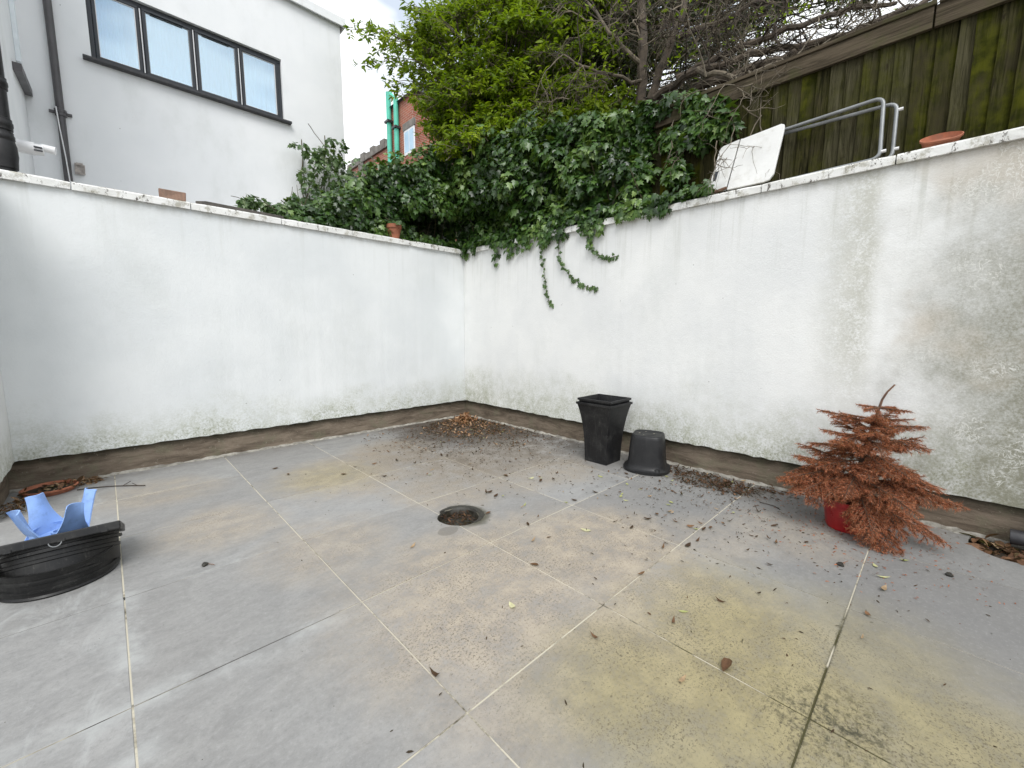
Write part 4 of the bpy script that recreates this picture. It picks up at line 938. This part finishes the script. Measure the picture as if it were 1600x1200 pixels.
mb = MB(); mb.tube(crooked((3.86, 1.60, ZC + .026), (0, -1, .03), .21, 6, .03), [.014, .015, .014, .015, .013, .014, .012], 8); prop(mb.build('wooden_stick', M['rust'], None, smooth=True), 'short rusty brown stick on the right coping below the folded table', 'stick')

# folded table leaning on the fence
ft = thing('folding_table', 'folded white table with grey tubular legs leaning on the fence', 'table', (3.90, 1.05, ZC + .004))
lean = math.radians(9)
def FT(y, z, d=0.):
    z = z * .955; return (3.905 + d * math.cos(lean) + z * math.sin(lean), y, ZC + .032 + z * math.cos(lean) - d * math.sin(lean))
def panel(ys, thick, d0):
    mb = MB(); n = len(ys)
    for d in (d0, d0 + thick):
        for y, z in ys: mb.v.append(FT(y, z, d))
    mb.f = [tuple(range(n)), tuple(range(2 * n - 1, n - 1, -1))] + [(i, i + n, (i + 1) % n + n, (i + 1) % n) for i in range(n)]; return mb
slot = MB()
o = panel([(1.577, .028), (1.560, .10), (1.512, .395), (1.500, .420), (1.480, .432), (1.355, .452), (1.418, .022)], .022, .0).build('table_leaf', M['white_tops'], ft, bevel=.005)
o = panel([(1.408, .015), (1.345, .450), (1.325, .446), (1.052, .475), (1.030, .462), (1.026, .43), (1.062, .065), (1.090, .022), (1.13, .012)], .022, -.004).build('table_leaf', M['white_tops'], ft, bevel=.005)
mb = panel([(1.535, .125), (1.522, .205), (1.495, .210), (1.508, .130)], .004, -.0035); mb.build('handle_slot', M['frame'], ft)
def ftube(pl, r, name, dd):
    pts = [np.array(FT(y, z, dd + e)) for y, z, e in pl]; ref = [pts[0]]
    for i in range(1, len(pts) - 1):
        a, b, c = pts[i - 1], pts[i], pts[i + 1]; q = .055; la, lc = np.linalg.norm(a - b), np.linalg.norm(c - b)
        p0, p1 = b + (a - b) / la * min(q, la / 2), b + (c - b) / lc * min(q, lc / 2)
        for t in np.linspace(0, 1, 6): ref.append(p0 * (1 - t) ** 2 + 2 * b * t * (1 - t) + p1 * t * t)
    ref.append(pts[-1]); mb = MB(); mb.tube(ref, r, 12); return mb.build(name, M['steel'], ft, smooth=True)
a = ftube([(1.38, .448, .035), (1.03, .455, .03), (.445, .462, .0), (.425, .015, .0), (1.07, .010, .02), (1.42, .008, .035)], .0125, 'leg_frame', .03)
b = ftube([(1.38, .430, .06), (1.03, .440, .06), (.375, .425, .055), (.365, .018, .055), (1.07, .020, .06), (1.4, .014, .06)], .0125, 'leg_frame', .03)
for (y, z, e) in ((.362, .37, .085), (.358, .085, .085), (.418, .06, .03)): mb = MB(); mb.tube([FT(y + .004, z, e), FT(y - .022, z, e)], .011, 8); mb.build('foot_cap', M['pvc'], ft)

# ------------------------------------------------------------------ black planters and bucket
def planter(name, label, cx, cy, z0, hb, ht, h, rot):
    t = thing(name, label, 'planter', (cx, cy, z0)); t.rotation_euler = (0, 0, rot)
    out = []
    for i in range(15):
        s = i / 14; out.append((hb + (ht - hb) * (.22 * s + .78 * s ** 2.8), h * s))
    prof = out + [(ht + .006, h - .03), (ht + .010, h - .004), (ht + .010, h)] if False else out
    inn = [(w - .004, z) for w, z in out[::-1]]; inn[-1] = (hb - .004, .006)
    mb = MB(); mb.sqlathe(prof + inn, (0, 0)); n = len(mb.v); mb.f.append((n - 4, n - 3, n - 2, n - 1)); mb.build('shell', M['black'], t, local=True, bevel=.004)
    mb = MB(); mb.sqlathe([(ht - .004, h - .022), (ht + .004, h - .020), (ht + .005, h - .001), (ht + .003, h + .001), (ht - .005, h + .001), (ht - .006, h - .018)], (0, 0)); mb.f.pop(); mb.build('rim', M['black'], t, local=True, bevel=.002); return t
pcx, pcy = 3.463, 2.262
planter('square_planter', 'outer tall black square planter with flared top standing on the paving', pcx, pcy, .002, .125, .192, .590, 0)
planter('square_planter', 'inner black square planter nested inside the tall one with only its rim showing', pcx, pcy, .052, .116, .183, .580, math.radians(1.2))
bk = thing('bucket', 'black rounded plastic bucket standing upside down on the paving', 'bucket', (3.555, 1.835, .001)); bk.rotation_euler = (0, 0, math.radians(20))
def sup(t, i):
    e = 2.1 + 2.2 * min(1, i / 7); q = (abs(math.cos(t)) ** e + abs(math.sin(t)) ** e) ** (-1 / e); return q * (1 - .10 * min(1, i / 8.) * abs(math.sin(t)))
mb = MB(); mb.lathe([(.205, .0), (.212, .004), (.212, .028), (.198, .034), (.184, .045), (.178, .075), (.172, .12), (.166, .22), (.158, .30), (.153, .325), (.146, .336), (.130, .339), (.124, .333), (0, .333)], 64, shape=sup); mb.build('bucket_body', M['black2'], bk, local=True, smooth=True, angle=50)
for hx, hy in ((.03, -.05), (-.06, .03), (.07, .03), (0, .075)): mb = MB(); mb.lathe([(.010, .3335), (.008, .3345), (0, .3345)], 12, (hx, hy, 0)); mb.build('drain_hole', M['coping'], bk, local=True)
mb = MB(); mb.lathe([(.06, .333), (.066, .3365), (.072, .333)], 32); mb.build('base_ring', M['black2'], bk, local=True, smooth=True)
for sg in (0, math.pi):
    mb = MB(); mb.lathe([(.0, .03), (.026, .022), (.034, .0)], 16); a = sg + math.radians(215)
    for i, v in enumerate(mb.v): mb.v[i] = (.188 * math.cos(a) + v[0], .188 * math.sin(a) + v[1], .030 + v[2])
    mb.build('handle_lug', M['black2'], bk, local=True, smooth=True)

# ------------------------------------------------------------------ dead christmas tree in a red pot
TB = np.array([3.405, .335, 0.])
ct = thing('potted_conifer', 'dead rust brown conifer with drooping branches in a red pot', 'tree', TB)
mb = MB(); mb.lathe([(.105, .001), (.112, .02), (.135, .17), (.142, .172), (.144, .20), (.134, .20), (.128, .165)], 32, c=TB, cap0=True); mb.build('pot', M['red'], ct, smooth=True)
mb = MB(); mb.lathe([(.13, .165), (.07, .175), (0, .178)], 20, c=TB); mb.build('potting_soil', M['soil'], ct)
top = np.array([.185, -.125, .955]); 
def stemp(s): return TB + np.array([0, 0, .16]) + np.array([top[0] * (.8 * s + .2 * s ** 2) * .9, top[1] * (.8 * s + .2 * s * s) * .9, (top[2] - .16) * s]) + (np.array([.03, -.03, -.01]) * max(0, s - .9) * 10 if s > .9 else 0)
mb = MB(); mb.tube([stemp(s) for s in np.linspace(0, 1, 16)], np.linspace(.019, .0045, 16), 8); mb.build('trunk', M['dead_bark'], ct, smooth=True)
NV = np.array([(-.5, 0, 0), (.5, 0, 0), (0, 1, 0)])
def needles(segs, dens, ln):
    P, T = [], []
    for a, b in segs:
        L = np.linalg.norm(b - a); n = max(2, int(L * dens)); t = RNG.random((n, 1)); d = (b - a) / (L + 1e-9); u = unit(n); u -= d * (u @ d)[:, None]; u /= np.linalg.norm(u, axis=1, keepdims=True) + 1e-9
        P.append(a + (b - a) * t); T.append(u + d * .9 + np.array([0, 0, -.1]))
    P, T = np.concatenate(P), np.concatenate(T); T /= np.linalg.norm(T, axis=1, keepdims=True); side = np.cross(T, RNG.normal(size=T.shape)); side /= np.linalg.norm(side, axis=1, keepdims=True)
    l = ln * RNG.uniform(.65, 1.15, (len(P), 1)); w = .0012
    V = np.stack([P - side * w, P + side * w, P + T * l + np.array([0, 0, -.002])], 1).reshape(-1, 3); return V, np.arange(len(V)).reshape(-1, 3)
def branch(s, az, L, el, droop, pairs=9, dens=800):
    p = stemp(s); d = np.array([math.cos(az) * math.cos(el), math.sin(az) * math.cos(el), math.sin(el)]); n = 10; pts = [p.copy()]
    for i in range(n): d = d + np.array([0, 0, -droop / n]) + RNG.normal(size=3) * .03; d /= np.linalg.norm(d); p = p + d * L / n; p[2] = max(p[2], .012); p[0] = min(p[0], WX - .02); pts.append(p.copy())
    mb = MB(); mb.tube(pts, np.linspace(.0062, .002, n + 1), 5); segs = [(pts[i], pts[i + 1]) for i in range(2 if L > .2 else 0, n)]
    for q in range(pairs):
        f = .18 + .72 * q / pairs; i = int(f * n); base = pts[i] + (pts[min(i + 1, n)] - pts[i]) * (f * n - i); dd = pts[min(i + 1, n)] - pts[i]; dd /= np.linalg.norm(dd) + 1e-9
        side = np.cross(dd, [0, 0, 1.]); side /= np.linalg.norm(side) + 1e-9
        for sg in (-1, 1):
            l2 = L * .42 * (1 - f * .75) * RNG.uniform(.75, 1.2); e = dd * .75 + side * sg * .72 + np.array([0, 0, -.16]) + RNG.normal(size=3) * .12; e /= np.linalg.norm(e)
            a = base; pp = [a]
            for _ in range(3): e = e + np.array([0, 0, -.06]) + RNG.normal(size=3) * .05; a = a + e / np.linalg.norm(e) * l2 / 3; a[2] = max(a[2], .01); pp.append(a.copy())
            mb.tube(pp, [.003, .0026, .002, .0015], 3, cap=False); segs += list(zip(pp[:-1], pp[1:]))
            if l2 > .09:
                for _ in range(2):
                    j = int(RNG.integers(1, 3)); e2 = e + RNG.normal(size=3) * .5; e2 /= np.linalg.norm(e2); b = pp[j] + e2 * l2 * .4; b[2] = max(b[2], .01); mb.tube([pp[j], b], [.002, .0015], 3, cap=False); segs.append((pp[j], b))
    o = mb.build('branch', M['dead_bark'], ct)
    V, Fc = needles(segs, dens * 1.05, .023); q = np_mesh('needles', V, Fc, M['needle'], o, RNG.random(len(Fc)) ** 1.2); q['kind'] = 'stuff'
az = .3
for k in range(50):
    s = .06 + .60 * (k / 49) ** 1.0 + RNG.normal() * .015; az += 2.399 + RNG.normal() * .25; f = 1 - s
    L = (.19 + .29 * f ** 1.1) * RNG.uniform(.8, 1.15)
    if math.cos(az) > .35: L *= .80
    if s < .26 and 2.55 < az % 6.283 < 3.45: continue
    branch(s, az, L, math.radians(9 + 30 * s - 14 * f) + RNG.normal() * .22, .55 * f + .1 + RNG.normal() * .1, pairs=int(4 + 9 * L / .45), dens=760)
for s, n, L, el in ((.63, 4, .20, 10), (.70, 4, .17, 14), (.80, 4, .15, 4)):
    a0 = RNG.uniform(0, 6.3)
    for k in range(n): branch(s, a0 + k * 6.283 / n + RNG.normal() * .15, L * RNG.uniform(.85, 1.15), math.radians(el), .12, pairs=4, dens=900)
# a few specially long ones: left, right, front
for s, a, L, el, dr in ((.30, 2.25, .50, -4, .25), (.28, 2.55, .46, -8, .3), (.24, -1.35, .52, -2, .42), (.30, -1.15, .44, 4, .45), (.14, -1.75, .52, -14, .40), (.12, 3.6, .42, -18, .55), (.10, -2.3, .46, -18, .45), (.18, -2.75, .45, -12, .5), (.26, 2.85, .38, -4, .5), (.30, 3.15, .36, -6, .6), (.22, 2.62, .40, -8, .5), (.36, 3.4, .30, 0, .5), (.42, -2.6, .28, 5, .4)):
    branch(s, a, L, math.radians(el), dr, pairs=12, dens=820)
V, Fc = needles([(stemp(a), stemp(a + .02)) for a in np.arange(.70, .99, .02)], 420, .014); q = np_mesh('needles', V, Fc, M['needle'], ct, RNG.random(len(Fc))); q['kind'] = 'stuff'

# ------------------------------------------------------------------ inspection chamber parts and blue tree stand at the left
RX, RY, RR = -.262, 3.075, .222
rg = thing('riser_ring', 'round black ribbed riser ring lying on the paving under the tilted cover', 'chamber ring', (RX, RY, .001))
mb = MB(); mb.lathe([(RR - .012, 0), (RR, 0), (RR + .004, .008), (RR - .004, .016), (RR - .003, .034), (RR + .005, .038), (RR + .005, .046), (RR - .003, .050), (RR - .002, .075), (RR + .006, .080), (RR + .006, .090), (RR - .002, .094), (RR + .002, .125), (RR + .004, .128), (RR - .006, .128), (RR - .012, .118), (RR - .012, 0)], 64); mb.build('ring_wall', M['black3'], rg, local=True, smooth=True, angle=30)
cv = thing('chamber_cover', 'square black inspection cover frame propped at a tilt on the riser ring', 'chamber cover', (-.245, 3.09, .118)); TILT = math.radians(-22); cv.rotation_euler = (TILT, 0, math.radians(-2))
hw = .232
mb = MB(); mb.box((-hw, -hw, .045), (hw, hw, .088)); mb.build('cover_plate', M['black3'], cv, local=True, bevel=.006)
mb = MB(); mb.lathe([(.205, -.095), (.212, -.095), (.212, -.03), (.216, -.026), (.216, -.012), (.210, -.008), (.210, .012), (.226, .016), (.226, .030), (.214, .034), (.214, .046)], 56); mb.lathe([(.205, -.095), (.205, .044)], 56); mb.build('neck', M['black3'], cv, local=True, smooth=True, angle=30)
for xx in (-.15, 0.02, .17): mb = MB(); mb.box((xx - .012, -hw - .006, .046), (xx + .012, -hw - .001, .060)); mb.build('clip', M['black3'], cv, local=True)
mb = MB(); 
mb.tube([(.0 + .022 * math.cos(t), -hw - .004, .05 + .022 * math.sin(t)) for t in np.linspace(math.pi, 2 * math.pi, 9)], .0022, 5); mb.build('wire_loop', M['steel'], cv, local=True)
st = thing('tree_stand', 'light blue plastic four pronged tree stand lying on the black cover', 'tree stand', (-.255, 3.13, .095)); st.rotation_euler = (math.radians(4), 0, math.radians(4))
# build in local frame: base plate ring then four flared prongs with curved webs
z0 = .104
for kk in range(4):
    a0 = math.radians(26 + 90 * kk); mb = MB(); rows = 9; sec = ((-1., .022), (-.72, .004), (-.30, -.012), (.0, -.016), (.30, -.012), (.72, .004), (1., .022)); ns = len(sec)
    for side in (0, 1):
        for j in range(rows):
            f = j / (rows - 1); z = z0 + .205 * f; w = .040 + .058 * (1 - f) ** 2.6 * (1.35 if f < .12 else 1) - .004 * f; rr = .088 + .058 * f ** .9
            for u, d in sec:
                bev = .007 * abs(u) ** 6 if j == rows - 1 else 0
                t_ = u * w; rd_ = rr + d * (.35 + .65 * f) * .8 - side * .006; curve = -(t_ ** 2) / (2 * .16)
                x_ = (rd_ + curve); y_ = t_
                mb.v.append((x_ * math.cos(a0) - y_ * math.sin(a0), x_ * math.sin(a0) + y_ * math.cos(a0), z - bev))
    o_ = rows * ns
    for j in range(rows - 1):
        for i in range(ns - 1):
            q = j * ns + i; mb.f.append((q, q + 1, q + ns + 1, q + ns)); q += o_; mb.f.append((q + ns, q + ns + 1, q + 1, q))
    for i in range(ns - 1): q = (rows - 1) * ns + i; mb.f.append((q, q + 1, q + 1 + o_, q + o_))
    for j in range(rows - 1):
        for i in (0, ns - 1): q = j * ns + i; mb.f.append((q, q + ns, q + ns + o_, q + o_) if i else (q + o_, q + ns + o_, q + ns, q))
    mb.build('prong', M['blue'], st, local=True, smooth=True, angle=50)
mb = MB(); mb.lathe([(.104, z0 - .002), (.100, z0 + .045), (.094, z0 + .045), (.097, z0 - .002)], 48, shape=lambda t, i: 1 - .03 * math.cos(4 * (t - math.radians(26)))); mb.build('collar', M['blue'], st, local=True, smooth=True, angle=40)
mb = MB(); mb.lathe([(.095, z0 - .004), (.098, z0 + .006), (.03, z0 + .006), (.028, z0 + .03), (.02, z0 + .03), (.02, z0 - .004)], 40); mb.build('base_plate', M['blue'], st, local=True, smooth=True, angle=30)

# ------------------------------------------------------------------ drains and downpipe on the right
dn = thing('floor_drain', 'round open drain hole in the paving filled with dark mud', 'drain', (DRAIN[0], DRAIN[1], 0))
mb = MB(); mb.lathe([(DR + .012, -.004), (DR + .001, -.004), (DR - .006, -.012), (DR - .008, -.11), (DR - .02, -.11)], 48, shape=lambda t, i: 1 + .012 * math.sin(5 * t)); mb.build('pipe_wall', M['mud'], dn, local=True, smooth=True)
mb = MB(); mb.lathe([(DR - .008, -.050), (.09, -.036), (.05, -.038), (0, -.032)], 40, shape=lambda t, i: 1 + .03 * math.sin(4 * t)); mb.build('mud', M['mud'], dn, local=True, smooth=True)
mb = MB(); n = 60; b0 = 0
for i in range(n + 1):
    t = math.radians(-118 + 200 * i / n); w = .038 * math.sin(math.pi * i / n) ** .6 + random.uniform(-.004, .006)
    for r, z in ((DR - .006, -.010), (DR + .002, .003), (DR + w * .6, .005 + random.uniform(-.001, .002)), (DR + .006 + w, .0006)): mb.v.append((r * math.cos(t + .6), r * math.sin(t + .6), z))
for i in range(n):
    for k in range(3): q = i * 4 + k; mb.f.append((q, q + 4, q + 5, q + 1))
mb.build('mortar_collar', M['mud'], dn, local=True, smooth=True)
gy = thing('gully', 'open gully at the right edge of the paving full of dry leaves', 'drain', (GULLY[0], GULLY[1], 0))
mb = MB(); mb.lathe([(GR + .012, -.004), (GR + .001, -.004), (GR - .004, -.012), (GR - .006, -.13), (GR - .02, -.13)], 48); mb.build('pipe_wall', M['mud'], gy, local=True, smooth=True)
mb = MB(); mb.lathe([(GR - .006, -.05), (.10, -.035), (0, -.03)], 40, shape=lambda t, i: 1 + .02 * math.sin(4 * t)); mb.build('silt', M['soil'], gy, local=True, smooth=True)
rd = thing('downpipe', 'black downpipe shoe pointing over the leaf filled gully at the right edge', 'downpipe', (3.80, -.47, .1))
mb = MB(); mb.tube([(3.775, -.56, 2.3), (3.775, -.56, .20), (3.775, -.545, .125), (3.785, -.50, .085), (3.79, -.40, .072)], .04, 16, cap=False); mb.build('pipe', M['pipe'], rd, smooth=True)
mb = MB(); mb.tube([(3.786, -.47, .077), (3.79, -.385, .070)], .045, 16, cap=False); mb.tube([(3.79, -.385, .070), (3.786, -.47, .077)], .039, 16, cap=False); mb.build('shoe', M['pipe'], rd, smooth=True)
mb = MB(); mb.lathe([(.04, -.05), (.05, -.05), (.052, .03), (.04, .035)], 16, (3.775, -.56, .25)); mb.build('pipe_collar', M['pipe'], rd, smooth=True)

# ------------------------------------------------------------------ fallen leaves, litter, debris
def leaf_mesh(kind, c, fold, curl, bend):
    V = (OVAL if kind == 0 else SLIM)[0].copy(); V[:, 2] = fold * np.abs(V[:, 0]) + curl * np.abs(V[:, 1] - .5) ** 1.6 * 1.6 + bend * V[:, 0]
    V[:, 1] -= .5; V[:, 2] -= V[:, 2].min(); Fc = (OVAL if kind == 0 else SLIM)[1]
    o = np_mesh('fallen_leaf', V, Fc, M['dry'] if c >= 0 else M['pale_leaf'], None, np.full(len(Fc), abs(c))); me = o.data; bpy.data.objects.remove(o); return me
brown = [leaf_mesh(k % 2, c, f, cu, b) for k, (c, f, cu, b) in enumerate(((.15, .5, .5, .1), (.4, .2, .8, -.2), (.3, .9, .3, .2), (.6, .4, .9, .0), (.75, .3, .5, -.3), (.95, .6, .6, .2), (.5, 1.1, .2, 0.), (.2, .3, 1., .3)))]
pale = [leaf_mesh(k % 2, -c, f, cu, b) for k, (c, f, cu, b) in enumerate(((.3, .3, .25, .1), (.7, .7, .6, -.1), (.95, .2, .4, .2), (.1, .9, .5, 0)))]
def on_floor_ok(p):
    return p[0] < 3.84 and p[1] < 4.95 and p[0] > -.5 and np.hypot(p[0] - DRAIN[0], p[1] - DRAIN[1]) > .16 and max(abs(p[0] - pcx), abs(p[1] - pcy)) > .14 and np.hypot(p[0] - 3.555, p[1] - 1.835) > .23 and np.hypot(p[0] - RX, p[1] - RY) > .26
def drop_leaf(p, me, s, label, group, z=.002):
    o = bpy.data.objects.new('fallen_leaf', me); COL.objects.link(o); o.location = (p[0], p[1], z); o.scale = (s * random.uniform(.8, 1.2), s, s * random.uniform(.5, 1.0)); o.rotation_euler = (random.uniform(-.15, .15), random.uniform(-.15, .15), random.uniform(0, 6.28)); return prop(o, label, 'leaf', group)
PALE_L, BROWN_L = 'pale yellow green fallen leaf lying on the paving', 'curled brown dead leaf lying on the paving'
LONE_L = {}
for px, py, s in ((800, 948, .045), (915, 829, .06), (1068, 957, .04), (970, 776, .045), (978, 783, .04), (885, 786, .035), (1368, 886, .05), (1379, 903, .06), (1412, 877, .045), (938, 745, .05), (980, 757, .04), (1045, 790, .045), (830, 748, .05), (1050, 752, .05), (1042, 745, .035), (972, 772, .03), (1000, 765, .03), (820, 790, .045), (1088, 828, .035), (735, 672, .05), (690, 662, .05), (760, 668, .05), (742, 650, .05)):
    p = on_z(px, py); drop_leaf(p, pale[random.randrange(4)], s * 1.15, PALE_L, 'pale leaves scattered on the paving')
for px, py, s in ((680, 1056, .05), (930, 997, .05), (1135, 1043, .075), (1052, 972, .045), (1125, 940, .045), (1065, 1065, .05), (1380, 922, .07), (1075, 853, .06), (960, 816, .05), (987, 825, .05), (645, 855, .05), (833, 845, .05), (825, 820, .04), (775, 775, .06), (765, 770, .05), (648, 724, .05), (690, 712, .06), (620, 720, .05), (1046, 800, .06), (1012, 812, .055), (1056, 816, .05), (1090, 845, .05), (835, 884, .05), (537, 742, .05), (1100, 828, .05), (1210, 822, .05), (1260, 848, .04), (1175, 838, .04), (1230, 770, .06), (870, 740, .05), (845, 752, .05), (790, 744, .05), (1000, 740, .05), (930, 770, .05), (948, 775, .045), (1140, 815, .045), (1185, 800, .05), (600, 745, .05), (555, 730, .04), (640, 700, .05), (585, 725, .05), (450, 742, .05), (430, 733, .05)):
    p = on_z(px, py)
    if on_floor_ok(p): drop_leaf(p, brown[random.randrange(8)], s * 1.1, BROWN_L, 'brown leaves scattered on the paving')
cnt = 0
while cnt < 205:
    c = random.choice(((3.35, 4.3, .5), (3.2, 3.7, .55), (3.3, 3.1, .5), (3.5, 1.25, .28), (3.0, 1.6, .6), (2.6, 2.9, .6), (2.9, .9, .5), (3.45, 1.5, .3)))
    p = (random.gauss(c[0], c[2]), random.gauss(c[1], c[2]))
    if not on_floor_ok(p) or p[0] < 1.4: continue
    drop_leaf(p, random.choice(brown if random.random() < .93 else pale[:1]), random.uniform(.022, .054), BROWN_L, 'brown leaves scattered on the paving', .002 + .01 * random.random()); cnt += 1
ZONES = ((3.36, 4.3, .75, 'before the heap of leaves in the corner'), (3.4, 2.0, .75, 'around the black planter and bucket'), (3.3, .6, .8, 'around the dead conifer'), (2.9, 3.2, .7, 'between the corner heap and the black planter'), (1.6, 2.3, .75, 'near the round drain hole'), (.5, 4., 1.2, 'along the foot of the left wall'), (1.6, .6, .9, 'on the stained tiles in the foreground'), (2.4, 1.3, .9, 'on the tiles before the bucket'))
for o in [o for o in COL.objects if o.name.startswith('fallen_leaf')]:
    zn = min(ZONES, key=lambda q: math.hypot(o.location.x - q[0], o.location.y - q[1]) / q[2])[3]; p_ = o.data in pale
    o['label'] = ('pale yellow green fallen leaf ' if p_ else 'curled brown dead leaf ') + zn; o['group'] = ('pale leaves ' if p_ else 'brown leaves ') + zn
for (px, py), lab in (((680, 1056), 'dark curled leaf lying on the long joint nearest the left foreground'), ((1135, 1043), 'long dark brown leaf lying beside the black stained joint'), ((930, 997), 'lone reddish brown leaf in the middle of the olive stain'), ((800, 948), 'round pale yellow leaf lying alone on the beige speckled tile'), ((1380, 922), 'slender dark leaf right of the joint below the red pot'), ((915, 829), 'bright cream leaf lying between the drain hole and the bucket'), ((318 + 2, 300), None)):
    if lab:
        p = on_z(px, py); o = min((o for o in COL.objects if o.name.startswith('fallen_leaf')), key=lambda o: math.hypot(o.location.x - p[0], o.location.y - p[1])); o['label'] = lab

def litter(name, P, size, mat, cols, leaf, label, cat):
    n = len(P); Nn = np.array([0, 0, 1.]) + RNG.normal(size=(n, 3)) * .55; T = RNG.normal(size=(n, 3)); R = frames(Nn, T); V, Fc, k = leaves_np(leaf, P, R, size)
    o = np_mesh(name, V, Fc, mat, None, np.repeat(np.clip(RNG.normal(*cols, n), 0, 1), k)); return prop(o, label, cat, kind='stuff')
def disc(n, c, r, h, pw=1.6):
    t = RNG.random(n) * 6.283; q = r * RNG.random(n) ** (pw / 2); x, y = c[0] + q * np.cos(t), c[1] + q * np.sin(t); z = .004 + np.maximum(0, h * (1 - q / r)) * RNG.random(n) ** .5 + .006 * RNG.random(n); P = np.stack([x, y, z], 1); return P[(x < 3.85) & (y < 4.96)]
P = np.concatenate([disc(380, (3.60, 4.66), .17, .12), disc(90, (3.45, 4.5), .3, .03)])
litter('leaf_pile', P, RNG.uniform(.035, .075, len(P)), M['tan'], (.55, .22), SLIM, 'heap of orange brown dry leaves in the corner where the walls meet', 'leaf pile')
P = np.concatenate([disc(170, (3.38, 4.32), .46, .02, 1.0), disc(40, (3.2, 4.0), .8, .004)])
litter('pale_scraps', P, RNG.uniform(.02, .055, len(P)), M['tan'], (.8, .2), OVAL, 'cream and tan leaf scraps scattered on the dark litter before the corner', 'leaf litter')
P = np.concatenate([disc(1500, (3.35, 4.32), .56, .02, 1.0), disc(420, (3.15, 3.9), .85, .004, 1.0), disc(380, (3.5, 3.7), .6, .006, 1.), disc(160, (2.6, 4.2), .7, .003, 1.)])
litter('leaf_litter', P, RNG.uniform(.018, .05, len(P)), M['dry'], (.34, .26), SLIM, 'dark leaf litter and twigs spread before the corner', 'leaf litter')
P = np.concatenate([disc(380, (3.62, 1.35), .22, .018, 1.), disc(320, (3.60, 1.10), .16, .02, 1.), disc(90, (3.75, .85), .2, .01), disc(120, (3.72, 1.62), .14, .02)])
litter('leaf_litter', P, RNG.uniform(.018, .05, len(P)), M['dry'], (.26, .2), SLIM, 'strip of dark leaf litter along the wall between bucket and dead conifer', 'leaf litter')
P = disc(150, (GULLY[0], GULLY[1]), GR * .9, .0, 1.1); P[:, 2] = -.035 + .045 * RNG.random(len(P))
litter('gully_leaves', P, RNG.uniform(.05, .10, len(P)), M['dry'], (.5, .22), OVAL, 'dry brown leaves filling the gully at the right edge', 'leaf litter')
P = disc(200, DRAIN, DR * .88, .0, 1.1); P[:, 2] = -.036 + .014 * RNG.random(len(P))
litter('drain_debris', P, RNG.uniform(.015, .045, len(P)), M['dry'], (.18, .2), SLIM, 'wet twigs and leaf scraps lying in the round drain hole', 'debris')
P = disc(46, (-.40, 4.78), .14, .0, 1.); P[:, 2] = .03 + .018 * RNG.random(len(P))
litter('saucer_leaves', P, RNG.uniform(.03, .08, len(P)), M['dry'], (.6, .25), OVAL, 'dry leaves lying in the terracotta saucer in the far left corner', 'leaf litter')
P = np.concatenate([disc(130, (-.20, 4.88), .09, .03, 1.), disc(110, (-.52, 4.60), .10, .03, 1.), disc(50, (-.55, 4.4), .1, .02)])
litter('corner_leaves', P, RNG.uniform(.025, .06, len(P)), M['dry'], (.72, .18), SLIM, 'small heaps of tan leaves on both sides of the floor saucer', 'leaf litter')
# crumbs and needles over the paving
n = 4200; c = RNG.choice(6, n, p=[.3, .27, .13, .18, .10, .02]); cen = np.array([(3.3, 4.2), (3.2, 3.3), (2.7, 2.8), (3.4, 1.2), (3.0, .9), (1.7, .7)])[c]; sd = np.array([.55, .65, .7, .35, .55, .6])[c]
P = np.stack([cen[:, 0] + RNG.normal(size=n) * sd, cen[:, 1] + RNG.normal(size=n) * sd, .003 + .003 * RNG.random(n)], 1); P = P[(P[:, 0] < 3.84) & (P[:, 1] < 4.95) & (P[:, 0] > -.5) & (np.hypot(P[:, 0] - DRAIN[0], P[:, 1] - DRAIN[1]) > .15)]
litter('crumbs', P, RNG.uniform(.006, .026, len(P)), M['dry'], (.15, .2), SLIM, 'fine dark crumbs of soil and leaf scattered over the paving', 'debris')
n = 700; P = np.stack([3.4 + RNG.normal(size=n) * .35, .3 + RNG.normal(size=n) * .35, np.full(n, .003)], 1); P = P[P[:, 0] < 3.84]
litter('fallen_needles', P, RNG.uniform(.012, .022, len(P)), M['needle'], (.3, .2), SLIM, 'fallen brown needles on the paving around the red pot', 'debris')
# seed heads
for px, py, r, lab in ((320, 884, .016, 'small dark seed head on the pale tile at the left'), (1313, 884, .017, 'dark crumpled seed head left of the near joint by the red pot'), (1483, 900, .016, 'small grey green moss crumb on the tile at the right edge')):
    p = on_z(px, py); t = thing('seed_head', lab, 'seed head', (p[0], p[1], 0)); mb = MB(); mb.lathe([(0, 0), (r * .8, .002), (r, r * .6), (r * .6, r * 1.1), (0, r * 1.2)], 10, shape=lambda t, i: 1 + .22 * math.sin(3 * t + i)); mb.build('seed_pod', M['mud'], t, local=True, smooth=True)
    mb = MB(); mb.tube(crooked((r * .7, 0, r * .5), (.7, -.6, -.1), .05, 4, .2), .0022, 4); mb.build('stalk', M['rust'], t, local=True)
p = on_z(180, 757); mb = MB(); pts = crooked((p[0] - .22, p[1] + .02, .006), (1, -.1, 0), .48, 8, .1)
for q in pts: q[2] = .007
mb.tube(pts, .004, 5); mb.tube([pts[5], pts[5] + np.array([.05, .05, .012])], .003, 4); mb.tube([pts[7], pts[7] + np.array([-.03, .06, .012])], .003, 4)
prop(mb.build('fallen_twig', M['twig_dark'], None), 'thin forked dark twig lying beside the floor saucer', 'twig')
p = on_z(1215, 793); mb = MB(); pts = crooked((p[0], p[1] + .12, .006), (.2, -1, 0), .16, 5, .15)
for q in pts: q[2] = .006
mb.tube(pts, .003, 4); prop(mb.build('fallen_twig', M['twig_dark'], None), 'short black twig left of the dead conifer', 'twig')
